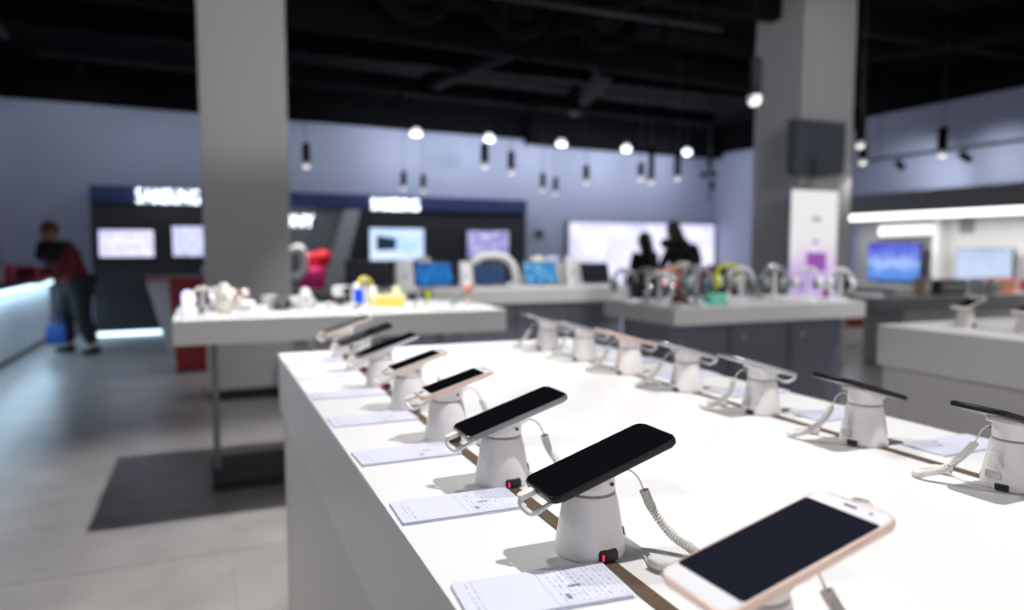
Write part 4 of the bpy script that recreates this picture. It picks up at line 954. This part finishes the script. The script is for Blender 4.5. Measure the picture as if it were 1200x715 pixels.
# ------------------------------------------------------------------ people
def skin_mesh(name, verts, edges, radii, m, parent, root=0, sub=1):
    me = bpy.data.meshes.new(name); me.from_pydata([tuple(v) for v in verts], edges, [])
    o = bpy.data.objects.new(name, me); COL.objects.link(o); o.parent = parent
    sk = o.modifiers.new('skin', 'SKIN'); sk.use_smooth_shade = True
    for i, r in enumerate(radii):
        r = r if isinstance(r, tuple) else (r, r)
        me.skin_vertices[0].data[i].radius = r; me.skin_vertices[0].data[i].use_root = (i == root)
    sb_ = o.modifiers.new('subdivision', 'SUBSURF'); sb_.levels = sub; sb_.render_levels = sub
    me.materials.append(M[m]); return o
def person(label, loc, rz, h, J, top, trousers, shoes, hair, longhair=False, scarf=None, bulk=1.0):
    """J: joint offsets in units of the standing height, x right, y forward of the figure"""
    o = thing('person', label, 'person', loc, rz)
    V = {k: Vector(v)*h for k, v in J.items()}
    names = ['pelvis', 'belly', 'chest', 'neck', 'chin', 'head', 'crown']
    verts = [V[n] for n in names]; rad = [0.070*h, 0.064*h, 0.072*h, 0.032*h, 0.040*h, 0.050*h, 0.036*h]; edges = [(i, i+1) for i in range(6)]
    def chain(start, pts, rs):
        prev = start
        for p, r in zip(pts, rs):
            verts.append(p); rad.append(r); edges.append((prev, len(verts)-1)); prev = len(verts)-1
        return prev
    hd = (V['crown']-V['chin']).normalized()
    fwd = V['nose'].normalized() if 'nose' in V else Vector((0, 1, 0))
    chain(4+1, [V['head']+fwd*0.060*h-hd*0.008*h], [0.010*h])
    for s in ('l', 'r'):
        chain(2, [V[s+'sh'], V[s+'el'], V[s+'wr']], [0.040*h, 0.027*h, 0.019*h])
        wi = len(verts)-1; hv = V[s+'hand']-V[s+'wr']; side = hv.cross(Vector((0, 0, 1)))
        side = side.normalized() if side.length > 1e-5 else Vector((1, 0, 0))
        pi = chain(wi, [V[s+'wr']+hv*0.45], [0.019*h])
        for k in range(4):
            off = side*(k-1.5)*0.0105*h
            chain(pi, [V[s+'wr']+hv*0.62+off, V[s+'wr']+hv*(1.0-0.07*abs(k-1.3))+off*1.1-Vector((0, 0, 0.004*h))], [0.0055*h, 0.0045*h])
        chain(wi, [V[s+'wr']+hv*0.3+side*0.022*h, V[s+'wr']+hv*0.62+side*0.033*h], [0.0065*h, 0.005*h])
        chain(0, [V[s+'hip'], V[s+'kn'], V[s+'an'], V[s+'toe']], [0.056*h, 0.036*h, 0.020*h, 0.011*h])
    body = skin_mesh('body', verts, edges, rad, 'skin', o)
    # jacket
    jv = [V['pelvis']+(V['belly']-V['pelvis'])*(-0.10), V['belly'], V['chest'], V['neck']*0.55+V['chest']*0.45]; je = [(0, 1), (1, 2), (2, 3)]; jr = [(0.106*h, 0.100*h), (0.104*h, 0.100*h), (0.106*h, 0.100*h), (0.050*h, 0.050*h)]
    for s in ('l', 'r'):
        k = len(jv); jv += [V[s+'sh'], V[s+'el'], V[s+'wr']]; je += [(2, k), (k, k+1), (k+1, k+2)]; jr += [0.050*h, 0.038*h, 0.027*h]
    skin_mesh('jacket', jv, je, jr, top, o, 1)
    tv_ = [V['pelvis']]; te = []; tr_ = [(0.092*h, 0.078*h)]
    for s in ('l', 'r'):
        k = len(tv_); tv_ += [V[s+'hip'], V[s+'kn'], V[s+'an']+(V[s+'kn']-V[s+'an'])*0.08]; te += [(0, k), (k, k+1), (k+1, k+2)]; tr_ += [0.066*h*bulk, 0.046*h*bulk, 0.036*h*bulk]
    skin_mesh('trousers', tv_, te, tr_, trousers, o, 0)
    for s in ('l', 'r'):
        a_ = Vector(V[s+'an']); a_.z = 0.028*h; t_ = Vector(V[s+'toe']); t_.z = 0.020*h
        skin_mesh('shoe', [a_-(t_-a_)*0.35, a_, t_], [(0, 1), (1, 2)], [(0.026*h, 0.026*h), (0.030*h, 0.030*h), (0.022*h, 0.020*h)], shoes, o, 1)
    q = hd.to_track_quat('Z', 'Y').to_matrix().to_4x4()
    hm = MB().sphere(V['head']+hd*0.018*h-fwd*0.012*h, 0.060*h, 20, (0.95, 1.0, 1.02), q)
    hm.build('hair', hair, o, True)
    if longhair:
        skin_mesh('long_hair', [V['head']-fwd*0.03*h+hd*0.02*h, V['neck']-fwd*0.045*h, V['chest']-fwd*0.075*h], [(0, 1), (1, 2)], [(0.055*h, 0.05*h), (0.062*h, 0.045*h), (0.055*h, 0.025*h)], hair, o, 0)
    rside = fwd.cross(hd).normalized()
    for s in (-1, 1):
        MB().sphere(V['head']+fwd*0.050*h+rside*s*0.019*h, 0.0075*h, 10).build('eye', 'blackp', o, True)
        MB().sphere(V['head']+rside*s*0.054*h-hd*0.006*h, 0.014*h, 10, (0.5, 1, 1.3)).build('ear', 'skin', o, True)
    MB().sphere(V['head']+fwd*0.050*h-hd*0.030*h, 0.013*h, 10, (1.2, 0.5, 0.4)).build('mouth', 'copper', o, True)
    if scarf:
        for k, (rw, rd, dz, tr2) in enumerate(((0.075, 0.070, -0.02, 0.045), (0.105, 0.085, -0.075, 0.052))[:2 if bulk > 1 else 1]):
            ring = [V['neck']+Vector((math.cos(a)*rw*h, math.sin(a)*rd*h-0.02*h*k, dz*h)) for a in [2*PI*i/20 for i in range(20)]]
            MB().tube(ring, tr2*h, 10, True).build('scarf', scarf, o, True)
    return o
STAND = dict(pelvis=(0, 0, .52), belly=(0, 0, .61), chest=(0, 0, .73), neck=(0, .01, .835), chin=(0, .025, .875), head=(0, .02, .925), crown=(0, .015, .975), nose=(0, 1, 0),
             lsh=(-.115, 0, .80), rsh=(.115, 0, .80), lel=(-.14, .02, .63), rel=(.14, .02, .63), lwr=(-.13, .10, .52), rwr=(.13, .10, .52), lhand=(-.12, .17, .47), rhand=(.12, .17, .47),
             lhip=(-.055, 0, .50), rhip=(.055, 0, .50), lkn=(-.06, .015, .28), rkn=(.06, .015, .28), lan=(-.065, 0, .045), ran=(.065, 0, .045), ltoe=(-.08, .10, .018), rtoe=(.08, .10, .018))
# left: person bent towards the glowing counter
J1 = dict(STAND); J1.update(belly=(0, .05, .59), chest=(0, .09, .695), neck=(0, .135, .785), chin=(0, .175, .815), head=(0, .175, .862), crown=(0, .165, .912), nose=(0, .85, -.5), lsh=(-.125, .11, .755), rsh=(.125, .11, .755),
          lel=(-.17, .16, .60), rel=(.19, .06, .59), lwr=(-.11, .25, .55), rwr=(.12, .18, .52), lhand=(-.09, .32, .545), rhand=(.08, .25, .51), lkn=(-.10, .03, .28), rkn=(.09, .05, .28), lan=(-.14, -.03, .045), ran=(.11, .0, .045), ltoe=(-.16, .07, .018), rtoe=(.13, .10, .018))
p1 = at_z(93, 414, 0)
person('person in maroon jacket and black scarf bending over the glowing counter', (p1.x, p1.y, 0), math.radians(128), 1.70, J1, 'maroon', 'darkcloth', 'blackcloth', 'brownhair', scarf='blackcloth', bulk=1.4)
bgp = at_y(66, 388, p1.y-0.1)
o = thing('shopping_bag', 'blue bag hanging by the knees of the person in maroon', 'bag', (bgp.x, p1.y-0.12, bgp.z-0.16))
MB().box((-0.10, -0.05, 0), (0.10, 0.05, 0.24), 0.015).build('bag_body', 'bluebag', o, True); MB().tube(spline([(-0.06, 0, 0.23), (-0.05, 0, 0.33), (0.05, 0, 0.33), (0.06, 0, 0.23)], 14), 0.006, 6).build('handle', 'bluebag', o, True)
# two shoppers before the video wall, seen from behind
YP = 8.2
pa = at_y(756, 300, YP)
person('shopper with long black hair seen from behind before the video wall', (pa.x, YP, 0), 0.25, 1.50, dict(STAND), 'blackcloth', 'darkcloth', 'blackcloth', 'hair', longhair=True)
J3 = dict(STAND); J3.update(belly=(0, .02, .61), chest=(0, .05, .73), neck=(-.045, .09, .825), chin=(-.05, .12, .86), head=(-.05, .12, .91), crown=(-.05, .115, .96), nose=(-.2, .9, -.3), lsh=(-.105, .06, .760), rsh=(.115, .05, .765), lel=(-.165, .08, .62), rel=(.175, .06, .63), lwr=(-.12, .17, .55), rwr=(.13, .16, .55))
pb = at_y(803, 300, YP+0.1)
person('shopper in black jacket and light blue jeans seen from behind', (pb.x, YP+0.1, 0), -0.05, 1.68, J3, 'blackcloth', 'denim', 'blackcloth', 'hair', longhair=True, scarf='blackcloth')
